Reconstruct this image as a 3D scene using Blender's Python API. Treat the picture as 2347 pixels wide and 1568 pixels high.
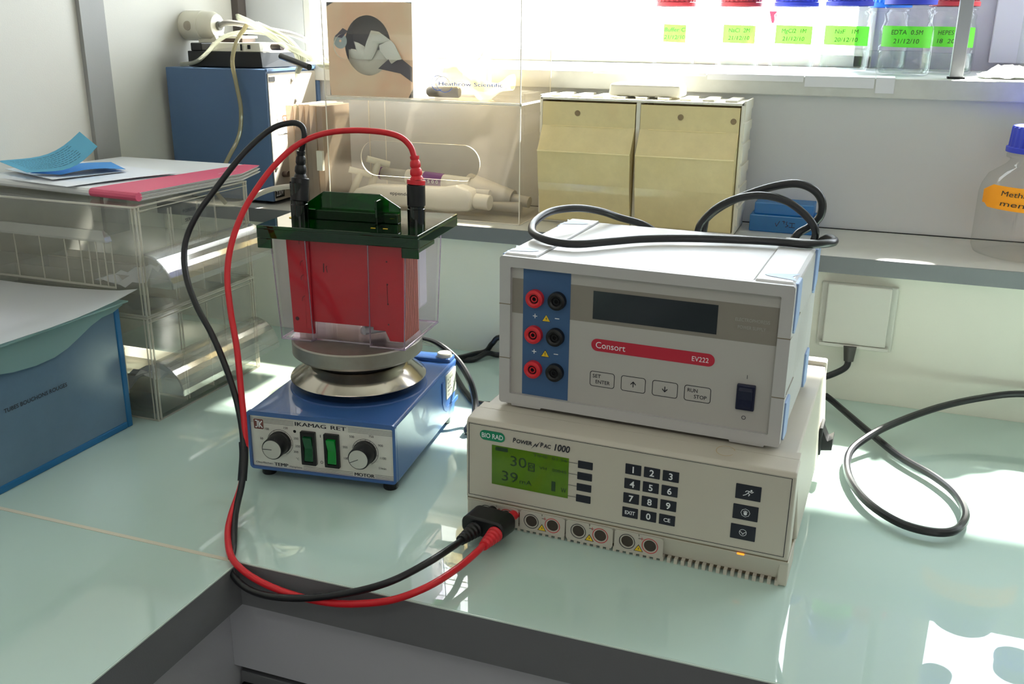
import bpy, math, random
from math import sin, cos, pi, radians
from mathutils import Matrix, Vector

for o in list(bpy.data.objects): bpy.data.objects.remove(o)
SC = bpy.context.scene
COL = SC.collection
random.seed(7)

# ---------------------------------------------------------------- camera, world, sun, lamps, exposure
cd = bpy.data.cameras.new('camera'); cam = bpy.data.objects.new('camera', cd); COL.objects.link(cam); SC.camera = cam
cd.sensor_width = 36.0; cd.lens = 2202.0 / 2347.0 * 36.0; cd.clip_start = 0.02; cd.clip_end = 60
RT = ((0.9381, 0.3462, 0.0093), (-0.1165, 0.2902, 0.9498), (-0.3261, 0.8922, -0.3126))
rm = Matrix([[RT[0][i], RT[1][i], -RT[2][i]] for i in range(3)])
cam.matrix_world = Matrix.Translation((0.5009, -0.6429, 0.470)) @ rm.to_4x4()

W = bpy.data.worlds.new('overcast_sky'); SC.world = W; W.use_nodes = True
bg = W.node_tree.nodes['Background']; bg.inputs[0].default_value = (0.90, 0.95, 1.0, 1); bg.inputs[1].default_value = 14.0
SUN_DIR = Vector((-0.35, -1.0, -1.27)).normalized()
sl = bpy.data.lights.new('sun', 'SUN'); sl.energy = 85.0; sl.angle = radians(3.4); sl.color = (1.0, 0.95, 0.86)
so = bpy.data.objects.new('sun', sl); COL.objects.link(so); so.rotation_euler = SUN_DIR.to_track_quat('-Z', 'Y').to_euler()
def area(name, loc, target, sx, sy, power, color, portal=False):
    l = bpy.data.lights.new(name, 'AREA'); l.shape = 'RECTANGLE'; l.size = sx; l.size_y = sy; l.energy = power; l.color = color
    if portal: l.cycles.is_portal = True
    o = bpy.data.objects.new(name, l); COL.objects.link(o); o.location = loc
    o.rotation_euler = (Vector(target) - Vector(loc)).to_track_quat('-Z', 'Y').to_euler(); return o
area('window_portal', (0.02, 1.21, 0.93), (0.02, 0, 0.93), 1.0, 1.02, 1, (1, 1, 1), True)
area('window_portal', (1.40, 1.21, 1.03), (1.40, 0, 1.03), 1.4, 0.9, 1, (1, 1, 1), True)
area('rear_fill', (0.9, -2.55, 0.75), (0.3, 0.2, 0.1), 2.4, 1.3, 12, (1.0, 0.97, 0.93))  # added fill lamp for the front faces; the rear wall has no window
area('ceiling_fill', (0.1, -1.5, 1.68), (0.1, -1.5, 0), 1.3, 0.5, 4, (1.0, 0.95, 0.90))  # unseen overhead lamps added as room fill, without fixtures
area('ceiling_fill', (1.8, -1.0, 1.68), (1.8, -1.0, 0), 1.3, 0.5, 2, (1.0, 0.95, 0.90))
SC.view_settings.view_transform = 'Standard'; SC.view_settings.look = 'None'
SC.view_settings.gamma = 1.0; SC.view_settings.use_curve_mapping = False; SC.view_settings.exposure = 0.0
SC.cycles.max_bounces = 14; SC.cycles.transparent_max_bounces = 40; SC.cycles.diffuse_bounces = 6; SC.cycles.glossy_bounces = 6
SC.cycles.transmission_bounces = 12; SC.cycles.sample_clamp_indirect = 6.0; SC.cycles.caustics_refractive = False; SC.cycles.caustics_reflective = False

# ---------------------------------------------------------------- materials
def srgb(r, g, b):
    f = lambda c: (c / 255 / 12.92) if c / 255 <= 0.04045 else ((c / 255 + 0.055) / 1.055) ** 2.4
    return (f(r), f(g), f(b), 1)
def mat(name, c, rough=0.5, metal=0.0, spec=0.5, grain=0.0, gscale=300, wear=0.0, wscale=12, wcol=None, coat=0.0, emit=None, es=0.0, trans=0.0, ior=1.45, aniso=None):
    m = bpy.data.materials.new(name); m.use_nodes = True; nt = m.node_tree; b = nt.nodes['Principled BSDF']
    col = c if len(c) == 4 else srgb(*c)
    b.inputs['Base Color'].default_value = col; b.inputs['Roughness'].default_value = rough; b.inputs['Metallic'].default_value = metal
    b.inputs['Specular IOR Level'].default_value = spec; b.inputs['Coat Weight'].default_value = coat
    b.inputs['Transmission Weight'].default_value = trans; b.inputs['IOR'].default_value = ior
    if emit: b.inputs['Emission Color'].default_value = srgb(*emit); b.inputs['Emission Strength'].default_value = es
    tc = nt.nodes.new('ShaderNodeTexCoord')
    if wear:
        n = nt.nodes.new('ShaderNodeTexNoise'); n.inputs['Scale'].default_value = wscale; n.inputs['Detail'].default_value = 6; nt.links.new(tc.outputs['Object'], n.inputs['Vector'])
        r = nt.nodes.new('ShaderNodeValToRGB'); r.color_ramp.elements[0].position = 0.42; r.color_ramp.elements[1].position = 0.72
        mx = nt.nodes.new('ShaderNodeMixRGB'); mx.inputs[1].default_value = col; mx.inputs[2].default_value = srgb(*wcol) if wcol else tuple(x * 0.6 for x in col[:3]) + (1,)
        ml = nt.nodes.new('ShaderNodeMath'); ml.operation = 'MULTIPLY'; ml.inputs[1].default_value = wear
        nt.links.new(n.outputs['Fac'], r.inputs['Fac']); nt.links.new(r.outputs['Color'], ml.inputs[0]); nt.links.new(ml.outputs[0], mx.inputs[0]); nt.links.new(mx.outputs[0], b.inputs['Base Color'])
    if grain:
        n2 = nt.nodes.new('ShaderNodeTexNoise'); n2.inputs['Scale'].default_value = gscale; n2.inputs['Detail'].default_value = 3; nt.links.new(tc.outputs['Object'], n2.inputs['Vector'])
        bp = nt.nodes.new('ShaderNodeBump'); bp.inputs['Strength'].default_value = grain; bp.inputs['Distance'].default_value = 0.001
        nt.links.new(n2.outputs['Fac'], bp.inputs['Height']); nt.links.new(bp.outputs[0], b.inputs['Normal'])
    return m
def clear(name, tint, rough=0.02, face=0.04, edge=0.75, edge_tint=None, milky=0.0, milk=(235, 240, 240), blend=0.35, scratch=0.0, tfac=0.5):
    """thin transparent plastic or glass: tinted see-through + fresnel gloss + optional milkiness"""
    m = bpy.data.materials.new(name); m.use_nodes = True; nt = m.node_tree; nt.nodes.remove(nt.nodes['Principled BSDF']); out = nt.nodes['Material Output']
    N = nt.nodes.new; L = nt.links.new
    lw = N('ShaderNodeLayerWeight'); lw.inputs['Blend'].default_value = blend
    tr = N('ShaderNodeBsdfTransparent')
    cm = N('ShaderNodeMixRGB'); cm.inputs[1].default_value = srgb(*tint); cm.inputs[2].default_value = srgb(*(edge_tint or tint)); L(lw.outputs['Facing'], cm.inputs[0]); L(cm.outputs[0], tr.inputs[0])
    gl = N('ShaderNodeBsdfGlossy'); gl.inputs['Roughness'].default_value = rough
    base = tr.outputs[0]
    tc = N('ShaderNodeTexCoord'); n = N('ShaderNodeTexNoise'); n.inputs['Scale'].default_value = 9; n.inputs['Detail'].default_value = 8; n.inputs['Roughness'].default_value = 0.7; L(tc.outputs['Object'], n.inputs['Vector'])
    if milky > 0 or scratch > 0:
        df = N('ShaderNodeBsdfDiffuse'); df.inputs[0].default_value = srgb(*milk); tl = N('ShaderNodeBsdfTranslucent'); tl.inputs[0].default_value = srgb(*milk)
        ad = N('ShaderNodeMixShader'); ad.inputs[0].default_value = tfac; L(df.outputs[0], ad.inputs[1]); L(tl.outputs[0], ad.inputs[2])
        mr = N('ShaderNodeMapRange'); mr.inputs['From Min'].default_value = 0.45; mr.inputs['From Max'].default_value = 0.75; mr.inputs['To Min'].default_value = milky; mr.inputs['To Max'].default_value = min(1, milky + scratch)
        L(n.outputs['Fac'], mr.inputs['Value'])
        mm = N('ShaderNodeMixShader'); L(mr.outputs[0], mm.inputs[0]); L(base, mm.inputs[1]); L(ad.outputs[0], mm.inputs[2]); base = mm.outputs[0]
    fr = N('ShaderNodeMapRange'); fr.inputs['To Min'].default_value = face; fr.inputs['To Max'].default_value = edge
    pw = N('ShaderNodeMath'); pw.operation = 'POWER'; pw.inputs[1].default_value = 2.5; L(lw.outputs['Facing'], pw.inputs[0]); L(pw.outputs[0], fr.inputs['Value'])
    mx = N('ShaderNodeMixShader'); L(fr.outputs[0], mx.inputs[0]); L(base, mx.inputs[1]); L(gl.outputs[0], mx.inputs[2]); L(mx.outputs[0], out.inputs[0])
    return m

M_WALL = mat('wall_paint', (206, 204, 196), 0.7, grain=0.15, gscale=500)
M_WALLW = mat('white_wall_paint', (228, 228, 216), 0.55, grain=0.1, gscale=500)
M_WALLG = mat('grey_wall_panel', (212, 214, 216), 0.6, grain=0.1, gscale=600)
M_LAV = mat('lavender_grey_paint', (176, 174, 192), 0.7, grain=0.2, gscale=400)
M_TRIM = mat('grey_wall_strip', (150, 150, 148), 0.6, grain=0.1, gscale=600)
M_SILL = mat('white_sill_laminate', (206, 208, 204), 0.35, wear=0.25, wscale=40, wcol=(170, 170, 165))
M_SHELF = mat('white_shelf_laminate', (205, 205, 200), 0.35, wear=0.2, wscale=30, wcol=(180, 180, 175))
M_EDGE = mat('grey_edge_band', (104, 106, 110), 0.45, grain=0.1, gscale=900)
M_APRON = mat('grey_apron_laminate', (176, 178, 186), 0.5, grain=0.1, gscale=900)
M_DARK = mat('black_gap', (14, 15, 18), 0.8)
M_FLOOR = mat('floor_vinyl', (120, 120, 118), 0.5, wear=0.4, wscale=5)
M_GLASSTOP = mat('green_backed_glass', (184, 207, 200), 0.014, spec=0.75, wear=0.12, wscale=3, wcol=(180, 203, 204))
M_GLEDGE = mat('glass_edge_highlight', (205, 222, 214), 0.2)  # pale tone holding the white highlight of the glass edge
M_SEAM = mat('beige_sealant', (206, 200, 184), 0.7)
M_FRAME = mat('white_window_frame', (225, 225, 218), 0.4)
M_ALU = mat('brushed_aluminium', (150, 152, 156), 0.45, metal=0.6, grain=0.1, gscale=700)
M_PANE = clear('window_glass', (250, 252, 252), 0.01, 0.04, 0.9)
M_PAPER = mat('white_paper', (228, 230, 236), 0.7, grain=0.1, gscale=900)
M_ACR = clear('clear_acrylic', (253, 252, 250), 0.02, 0.02, 0.4, milky=0.018, scratch=0.03, milk=(240, 232, 222))
M_ACRE = mat('acrylic_edge_glow', (246, 240, 226), 0.25, emit=None, spec=0.8)  # pale opaque colour paints the glow of light in acrylic edges
M_PS = clear('clear_polystyrene', (254, 254, 253), 0.04, 0.05, 0.45, edge_tint=(242, 242, 240), milky=0.03, scratch=0.07, milk=(232, 233, 236))
M_PSE = clear('polystyrene_rim', (246, 244, 238), 0.12, 0.12, 0.7, edge_tint=(220, 218, 212), milky=0.50, milk=(244, 241, 230))
M_PSH = clear('clear_hood_plastic', (250, 250, 249), 0.10, 0.16, 0.9, edge_tint=(225, 225, 222), milky=0.12, scratch=0.10, milk=(240, 240, 236))
M_AMBER = clear('aged_clear_plastic', (248, 232, 190), 0.06, 0.04, 0.6, edge_tint=(230, 200, 130), milky=0.78, scratch=0.15, milk=(255, 241, 188), tfac=0.10)
M_AMBERE = mat('amber_rim_highlight', (255, 240, 190), 0.15, spec=0.8)  # light opaque tone paints the highlights on the bin rims
M_CREAM = mat('cream_plastic', (232, 228, 214), 0.45)
M_BLK = mat('black_plastic', (16, 17, 20), 0.38, grain=0.05, gscale=1500)
M_CBLK = mat('black_cable_rubber', (24, 25, 29), 0.33)
M_CRED = mat('red_cable_rubber', (196, 28, 40), 0.35)
M_RED = mat('red_plastic', (200, 34, 46), 0.35)
M_CGREY = mat('grey_cable', (122, 120, 116), 0.5)
M_CWHT = mat('white_cable', (196, 190, 178), 0.5)
M_LGREY = mat('light_grey_plastic', (182, 180, 180), 0.42, grain=0.12, gscale=2500)
M_LGTOP = mat('light_grey_cover', (228, 228, 231), 0.2, grain=0.05, gscale=2500)
M_PANELG = mat('light_grey_panel_foil', (176, 173, 169), 0.5)
M_BLUEP = mat('blue_panel_print', (58, 90, 132), 0.5)
M_BUMP = mat('blue_grey_plastic', (138, 160, 200), 0.45)
M_TAUPE = mat('taupe_print', (134, 128, 120), 0.5)
M_LCDD = mat('dark_display_glass', (46, 52, 56), 0.12, spec=0.6)
M_CRIM = mat('crimson_print', (176, 34, 56), 0.5)
M_WPRINT = mat('white_print', (226, 228, 232), 0.6)
M_DPRINT = mat('dark_print', (34, 36, 46), 0.6)
M_FPRINT = mat('faded_print', (165, 162, 156), 0.6)
M_RPRINT = mat('red_print', (190, 40, 48), 0.6)
M_YEL = mat('yellow_warning_print', (228, 190, 40), 0.5)
M_NAVY = mat('navy_rocker_plastic', (22, 26, 52), 0.35)
M_BEIGE = mat('beige_instrument_plastic', (190, 184, 172), 0.48, grain=0.12, gscale=2500)
M_BEIGEP = mat('beige_panel_foil', (184, 178, 168), 0.5)
M_KEY = mat('black_key_foil', (30, 33, 44), 0.5)
M_GLOGO = mat('green_badge_print', (20, 128, 92), 0.5)
M_HOLE = mat('dark_socket_bore', (60, 52, 46), 0.6)
M_SHAD = mat('groove_shadow_gap', (120, 108, 88), 0.7)
M_IKA = mat('blue_enamel', (56, 92, 150), 0.32, grain=0.12, gscale=1200, coat=0.25)
M_IKAD = mat('blue_enamel_relief', (44, 78, 134), 0.4)
M_IKAP = mat('brushed_silver_panel', (216, 214, 208), 0.42, metal=0.08, wear=0.25, wscale=18, wcol=(160, 130, 100))
M_CHR = mat('polished_steel', (205, 196, 184), 0.16, metal=1.0, wear=0.35, wscale=25, wcol=(120, 100, 84))
M_ALUP = mat('worn_aluminium_plate', (170, 166, 158), 0.42, metal=0.75, wear=0.5, wscale=30, wcol=(130, 118, 100), grain=0.1)
M_BRN = mat('brown_logo_print', (112, 62, 58), 0.5)
M_KNOBF = mat('silver_knob_face', (192, 192, 186), 0.4, metal=0.2)
M_GRNOFF = mat('green_rocker_unlit', (12, 76, 42), 0.25, coat=0.4)
M_GRNON = mat('green_rocker_lit', (10, 110, 44), 0.25, coat=0.4, emit=(0, 190, 50), es=0.06)
M_LCDG = mat('green_backlit_display', (80, 116, 28), 0.12, spec=0.5, wear=0.7, wscale=25, wcol=(56, 98, 30), emit=(110, 150, 10), es=0.03)
M_LCDT = mat('display_segments', (40, 66, 40), 0.5)
M_LED = mat('orange_indicator', (255, 170, 60), 0.4, emit=(255, 150, 40), es=1.2)
M_TGRN = clear('green_transparent_lid', (60, 150, 74), 0.03, 0.06, 0.9, edge_tint=(24, 100, 40), milky=0.16, milk=(12, 90, 36))
M_TGRND = clear('dark_green_socket_tower', (16, 60, 34), 0.04, 0.07, 0.8, edge_tint=(4, 22, 12), milky=0.25, milk=(10, 30, 24))
M_TANK = clear('clear_tank_plastic', (255, 253, 255), 0.03, 0.015, 0.4, edge_tint=(246, 240, 248), milky=0.0, scratch=0.012, milk=(220, 214, 226))
M_TANKE = clear('tank_edge', (226, 210, 232), 0.1, 0.25, 0.9, milky=0.35, milk=(222, 208, 226))
M_TRED = mat('red_electrode_panel', (186, 30, 44), 0.3, wear=0.2, wscale=20, wcol=(150, 24, 44))
M_SALM = mat('salmon_cassette_edge', (206, 110, 90), 0.45)
M_SALMD = mat('brown_cassette_groove', (140, 52, 44), 0.5)
M_ICE = mat('white_cooling_block', (236, 238, 238), 0.4)
M_BFRAME = mat('blue_crate_frame', (22, 92, 140), 0.4)
M_BBODY = clear('blue_frosted_side', (150, 180, 205), 0.2, 0.05, 0.5, milky=0.66, scratch=0.1, milk=(126, 156, 182), tfac=0.3)
M_FLAP = clear('pale_green_flexible_lid', (225, 240, 238), 0.2, 0.05, 0.5, milky=0.62, milk=(190, 222, 220))
M_LIDC = clear('clear_cover_sheet', (250, 251, 253), 0.15, 0.08, 0.6, milky=0.62, milk=(250, 251, 255), tfac=0.3)
M_DEVB = mat('blue_steel_case', (74, 100, 134), 0.45, grain=0.25, gscale=900, wear=0.25, wscale=5, wcol=(60, 84, 118))
M_DEVW = mat('white_service_panel', (186, 180, 168), 0.5)
M_IVORY = mat('ivory_plastic', (216, 212, 196), 0.45)
M_TUBE = clear('silicone_tubing', (240, 240, 228), 0.1, 0.06, 0.5, edge_tint=(215, 215, 200), milky=0.55, milk=(216, 218, 206))
M_TUBEY = clear('yellowed_tubing', (214, 206, 170), 0.1, 0.1, 0.8, edge_tint=(170, 160, 120), milky=0.5, milk=(206, 196, 160))
M_TISBOX = mat('printed_carton', (255, 230, 202), 0.55, wear=0.9, wscale=9, wcol=(250, 190, 156))
M_TISDK = mat('dark_print_carton', (96, 92, 106), 0.6)
M_TISSUE = mat('white_tissue', (232, 232, 222), 0.8)
M_GLOVE = clear('translucent_glove', (245, 235, 205), 0.3, 0.05, 0.4, milky=0.6, milk=(240, 228, 190))
M_BTL = clear('bottle_glass', (255, 255, 255), 0.01, 0.03, 0.5, edge_tint=(236, 241, 239), blend=0.15)
M_LIQ = clear('clear_liquid', (246, 250, 248), 0.02, 0.03, 0.4, edge_tint=(220, 228, 224))
M_CAPB = mat('blue_cap_plastic', (44, 58, 178), 0.4)
M_CAPR = mat('red_cap_plastic', (150, 40, 52), 0.45)
M_TAPEG = clear('green_label_tape', (110, 220, 60), 0.4, 0.03, 0.3, milky=0.75, milk=(96, 200, 60))
M_TAPEO = mat('orange_label_tape', (240, 152, 24), 0.6)
M_HAND = mat('black_handwriting', (44, 42, 40), 0.7)
M_HANDG = mat('green_handwriting', (40, 120, 50), 0.7)
M_BRACK = clear('blue_transparent_rack', (90, 180, 235), 0.15, 0.05, 0.5, milky=0.6, milk=(80, 172, 232))
M_PINK = mat('pink_cover', (206, 84, 116), 0.4)
M_MAGW = mat('white_cover', (226, 228, 230), 0.4)
M_PAGES = mat('page_edges', (200, 198, 194), 0.8)
M_NOTEL = mat('light_blue_paper', (100, 178, 214), 0.7)
M_NOTED = mat('blue_paper', (62, 132, 196), 0.7)
M_PIPW = mat('white_pipette_plastic', (228, 224, 214), 0.35)
M_PIPG = mat('grey_pipette_plastic', (184, 180, 172), 0.4)
M_PURP = mat('purple_pipette_band', (130, 80, 140), 0.4)
M_LOGOB = mat('blue_logo_print', (60, 110, 220), 0.5)
M_SOCK = mat('socket_cover_plastic', (198, 198, 190), 0.5)

# ---------------------------------------------------------------- mesh helper
_fc = {}
def text_geo(s, bold, space, shear):
    k = (s, bold, space, shear)
    if k not in _fc:
        c = bpy.data.curves.new('t', 'FONT'); c.body = s; c.size = 1.0; c.offset = bold; c.space_character = space; c.shear = shear; c.resolution_u = 3; c.align_x = 'LEFT'
        o = bpy.data.objects.new('t', c); COL.objects.link(o)
        dg = bpy.context.evaluated_depsgraph_get(); me = bpy.data.meshes.new_from_object(o.evaluated_get(dg))
        vs = [tuple(v.co) for v in me.vertices]; fs = [tuple(p.vertices) for p in me.polygons]
        bpy.data.objects.remove(o); bpy.data.curves.remove(c); bpy.data.meshes.remove(me); _fc[k] = (vs, fs)
    return _fc[k]
def catmull(pts, n=6):
    P = [Vector(p) for p in pts]; P = [2 * P[0] - P[1]] + P + [2 * P[-1] - P[-2]]; out = []
    for i in range(1, len(P) - 2):
        for k in range(n):
            t = k / n; a, b, c, d = P[i - 1], P[i], P[i + 1], P[i + 2]
            out.append(0.5 * ((2 * b) + (c - a) * t + (2 * a - 5 * b + 4 * c - d) * t * t + (3 * b - a - 3 * c + d) * t ** 3))
    out.append(P[-2]); return out
class MB:
    def __init__(s, M=None): s.v = []; s.f = []; s.M = M
    def add(s, vs, fs):
        o = len(s.v); s.v += [tuple(s.M @ Vector(p)) if s.M else tuple(p) for p in vs]; s.f += [tuple(i + o for i in f) for f in fs]; return s
    def box(s, x0, x1, y0, y1, z0, z1):
        return s.add([(x0, y0, z0), (x1, y0, z0), (x1, y1, z0), (x0, y1, z0), (x0, y0, z1), (x1, y0, z1), (x1, y1, z1), (x0, y1, z1)],
                     [(0, 3, 2, 1), (4, 5, 6, 7), (0, 1, 5, 4), (1, 2, 6, 5), (2, 3, 7, 6), (3, 0, 4, 7)])
    def frust(s, a, b):   # two 4-corner loops (bottom, top)
        return s.add(list(a) + list(b), [(0, 3, 2, 1), (4, 5, 6, 7), (0, 1, 5, 4), (1, 2, 6, 5), (2, 3, 7, 6), (3, 0, 4, 7)])
    def prism(s, pts, fn0, fn1):
        n = len(pts); vs = [fn0(*p) for p in pts] + [fn1(*p) for p in pts]
        return s.add(vs, [tuple(range(n))[::-1], tuple(range(n, 2 * n))] + [(i, (i + 1) % n, n + (i + 1) % n, n + i) for i in range(n)])
    def lathe(s, prof, c=(0, 0, 0), ax='z', n=32, cap=True):
        vs = []; fs = []
        for r, h in prof:
            for i in range(n):
                a = 2 * pi * i / n; x, y = r * cos(a), r * sin(a)
                p = {'z': (x, y, h), 'y': (x, h, y), 'x': (h, x, y)}[ax]; vs.append((p[0] + c[0], p[1] + c[1], p[2] + c[2]))
        m = len(prof)
        for k in range(m - 1):
            for i in range(n):
                j = (i + 1) % n; fs.append((k * n + i, k * n + j, (k + 1) * n + j, (k + 1) * n + i))
        if cap: fs.append(tuple(range(n))[::-1]); fs.append(tuple((m - 1) * n + i for i in range(n)))
        return s.add(vs, fs)
    def cyl(s, p0, p1, r0, r1=None, n=20): return s.tube([p0, p1], r0, n, r1=r1, raw=True)
    def tube(s, pts, r, n=10, r1=None, raw=False, sub=6, radii=None):
        P = [Vector(p) for p in pts] if raw else catmull(pts, sub); m = len(P); vs = []; fs = []
        t = (P[1] - P[0]).normalized(); u = t.orthogonal().normalized()
        for k in range(m):
            t2 = ((P[min(k + 1, m - 1)] - P[max(k - 1, 0)])).normalized(); u = (u - t2 * u.dot(t2)).normalized(); w = t2.cross(u)
            rr = radii[k] if radii else (r if r1 is None else r + (r1 - r) * k / (m - 1))
            for i in range(n):
                a = 2 * pi * i / n; vs.append(tuple(P[k] + (u * cos(a) + w * sin(a)) * rr))
        for k in range(m - 1):
            for i in range(n):
                j = (i + 1) % n; fs.append((k * n + i, k * n + j, (k + 1) * n + j, (k + 1) * n + i))
        fs.append(tuple(range(n))[::-1]); fs.append(tuple((m - 1) * n + i for i in range(n)))
        return s.add(vs, fs)
    def text(s, t, h, fn, w=None, align='L', bold=0.0, shear=0.0, space=1.0):
        """cap height h, fn maps (u, v) to 3D, w = total width wanted"""
        vs, fs = text_geo(t, bold, space, shear)
        if not vs: return s
        k = h / 0.70; x1 = max(v[0] for v in vs); x0 = min(v[0] for v in vs); kx = (w / (x1 - x0)) if w else k; tw = (x1 - x0) * kx
        off = {'L': 0, 'C': -tw / 2, 'R': -tw}[align]
        return s.add([fn((v[0] - x0) * kx + off, v[1] * k) for v in vs], fs)
    def build(s, name, m, parent=None, bevel=0.0, smooth=False, seg=2, ang=35, kind=None, label=None):
        me = bpy.data.meshes.new(name); me.from_pydata(s.v, [], s.f); me.materials.append(m)
        if smooth:
            for p in me.polygons: p.use_smooth = True
            me.set_sharp_from_angle(angle=radians(ang))
        me.update(); o = bpy.data.objects.new(name, me); COL.objects.link(o)
        if parent: o.parent = parent
        if bevel:
            b = o.modifiers.new('b', 'BEVEL'); b.width = bevel; b.segments = seg; b.limit_method = 'ANGLE'; b.angle_limit = radians(40)
        if kind: o['kind'] = kind
        if label: o['label'] = label
        return o
def empty(name, loc=(0, 0, 0), rz=0.0, label=None, cat=None, group=None, kind=None):
    o = bpy.data.objects.new(name, None); COL.objects.link(o); o.location = loc; o.rotation_euler = (0, 0, rz); o.empty_display_size = 0.02
    return tag(o, label, cat, group, kind)
def tag(o, label=None, cat=None, group=None, kind=None):
    if label: o['label'] = label
    if cat: o['category'] = cat
    if group: o['group'] = group
    if kind: o['kind'] = kind
    return o
def clone(o, parent=None):
    c = o.copy(); COL.objects.link(c); c.parent = parent
    for ch in o.children: clone(ch, c)
    return c
def F(u0=0, v0=0, w=0.0003, y=0.0): return lambda u, v: (u0 + u, y - w, v0 + v)          # front face, looking along +Y
def rrect(u0, u1, v0, v1, r, n=5):
    out = []
    for cx, cy, a in ((u1 - r, v1 - r, 0), (u0 + r, v1 - r, 90), (u0 + r, v0 + r, 180), (u1 - r, v0 + r, 270)):
        for k in range(n + 1): t = radians(a + 90 * k / n); out.append((cx + r * cos(t), cy + r * sin(t)))
    return out
def fplate(mb, pts, y0, y1):     # polygon in x,z extruded along y
    return mb.prism(pts, lambda u, v: (u, y1, v), lambda u, v: (u, y0, v))
def ring2(mb, outer, inner, fn):   # flat ring between two loops of equal length
    n = len(outer); return mb.add([fn(*p) for p in outer] + [fn(*p) for p in inner], [(i, (i + 1) % n, n + (i + 1) % n, n + i) for i in range(n)])
def disc(mb, cu, cv, r, fn, n=28): return mb.add([fn(cu + r * cos(2 * pi * i / n), cv + r * sin(2 * pi * i / n)) for i in range(n)], [tuple(range(n))])
def annulus(mb, cu, cv, r0, r1, fn, n=32, a0=0, a1=360):
    full = a1 - a0 >= 360; k = n if full else n + 1
    P = [(radians(a0 + (a1 - a0) * i / n)) for i in range(k)]
    vs = [fn(cu + r0 * cos(a), cv + r0 * sin(a)) for a in P] + [fn(cu + r1 * cos(a), cv + r1 * sin(a)) for a in P]
    return mb.add(vs, [(i, (i + 1) % k, k + (i + 1) % k, k + i) for i in range(k if full else k - 1)])
def quad(mb, u0, u1, v0, v1, fn): return mb.add([fn(u0, v0), fn(u1, v0), fn(u1, v1), fn(u0, v1)], [(0, 1, 2, 3)])
def poly(mb, pts, fn): return mb.add([fn(*p) for p in pts], [tuple(range(len(pts)))])

# ---------------------------------------------------------------- the room
S = 'structure'
MB().box(-0.70, 2.7, -2.7, 1.3, -0.95, -0.90).build('floor', M_FLOOR, kind=S)
MB().box(-0.70, 2.7, -2.7, 1.3, 1.70, 1.75).build('ceiling', M_WALL, kind=S)
MB().box(-0.65, -0.58, -2.65, 1.26, -0.90, 1.70).build('wall_left', M_WALL, kind=S)
MB().box(2.60, 2.68, -2.65, 1.26, -0.90, 1.70).build('wall_right', M_WALL, kind=S)
MB().box(-0.58, 2.60, -2.65, -2.60, -0.90, 1.70).build('wall_rear', M_WALL, kind=S)
wb = MB().box(-0.58, 2.60, 0.634, 1.18, -0.90, 0.1740).build('wall_back', M_WALLW, kind=S)
MB().box(-0.58, 2.60, 0.81, 1.18, 0.1750, 0.3805).build('wall_panel', M_WALLG, wb)
wo = MB().box(-0.58, 2.60, 1.18, 1.26, -0.90, 0.407)
wo.box(-0.58, -0.45, 0.885, 1.26, 0.407, 1.70).box(-0.45, 2.60, 1.18, 1.26, 1.44, 1.70)
wo.build('wall_window_side', M_WALLG, kind=S)
MB().box(0.485, 0.690, 1.18, 1.26, 0.407, 1.44).box(2.1, 2.6, 1.18, 1.26, 0.407, 1.44).build('wall_pier', M_LAV, kind=S)
MB().box(0.690, 2.10, 1.18, 1.26, 0.407, 0.60).build('wall_parapet', M_LAV, kind=S)
MB().box(-0.5805, -0.573, 0.497, 0.545, 0.16, 1.70).build('trim_1', M_TRIM, kind=S)
MB().box(-0.58, -0.566, 0.862, 0.8845, 0.407, 1.70).build('trim_2', mat('dark_corner_joint', (70, 64, 62), 0.7), kind=S)
sh = MB().box(-0.58, 2.60, 0.6225, 0.81, 0.1745, 0.1950).build('shelf_board', M_SHELF, kind=S)
MB().box(-0.58, 2.60, 0.620, 0.6225, 0.1740, 0.1950).build('edge_band', M_EDGE, sh)
MB().box(-0.58, 2.60, 0.8070, 0.8098, 0.1951, 0.1960).build('joint', M_DARK, sh)
MB().box(-0.58, 2.60, 0.795, 1.18, 0.3810, 0.4070).build('window_sill', M_SILL, kind=S, bevel=0.0015)

def window(name, x0, x1, z0, z1, mull):
    w = empty(name, (0, 0, 0), kind=S); fr = MB(); t = 0.030
    fr.box(x0, x1, 1.175, 1.235, z0, z0 + t * 0.7).box(x0, x1, 1.175, 1.235, z1 - t, z1).box(x0, x0 + t, 1.175, 1.235, z0, z1).box(x1 - t, x1, 1.175, 1.235, z0, z1)
    fr.build('frame', M_FRAME, w, bevel=0.002)
    for m in mull: MB().box(m - 0.02, m + 0.02, 1.18, 1.23, z0 + 0.0201, z1 - t - 0.0002).build('mullion', M_FRAME, w, bevel=0.002)
    MB().box(x0 + t + 0.0002, x1 - t - 0.0002, 1.204, 1.208, z0 + 0.0212, z1 - t - 0.0002).build('pane', M_PANE, w)
window('window_1', -0.45, 0.485, 0.4071, 1.44, [])
window('window_2', 0.69, 2.10, 0.6001, 1.44, [1.40])
MB().box(-0.449, -0.437, 0.886, 0.930, 0.4075, 1.44).build('trim_3', M_FRAME, kind=S)
MB().box(-0.449, -0.441, 0.945, 1.174, 0.4200, 1.44).build('trim_4', mat('ivory_casing', (176, 172, 156), 0.5), kind=S)
for x0, x1 in ((-0.42, 0.475), (0.70, 2.09)):
    t = tag(MB().box(x0, x1, 1.150, 1.1512, 1.045, 1.46).build('roller_blind', M_WALLW), 'white roller blind lowered over the upper part of the window' if x0 < 0 else 'white roller blind on the second window', 'blind')
    MB().cyl((x0, 1.1506, 1.042), (x1, 1.1506, 1.042), 0.006).build('bottom_bar', M_FRAME, t)

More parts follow.
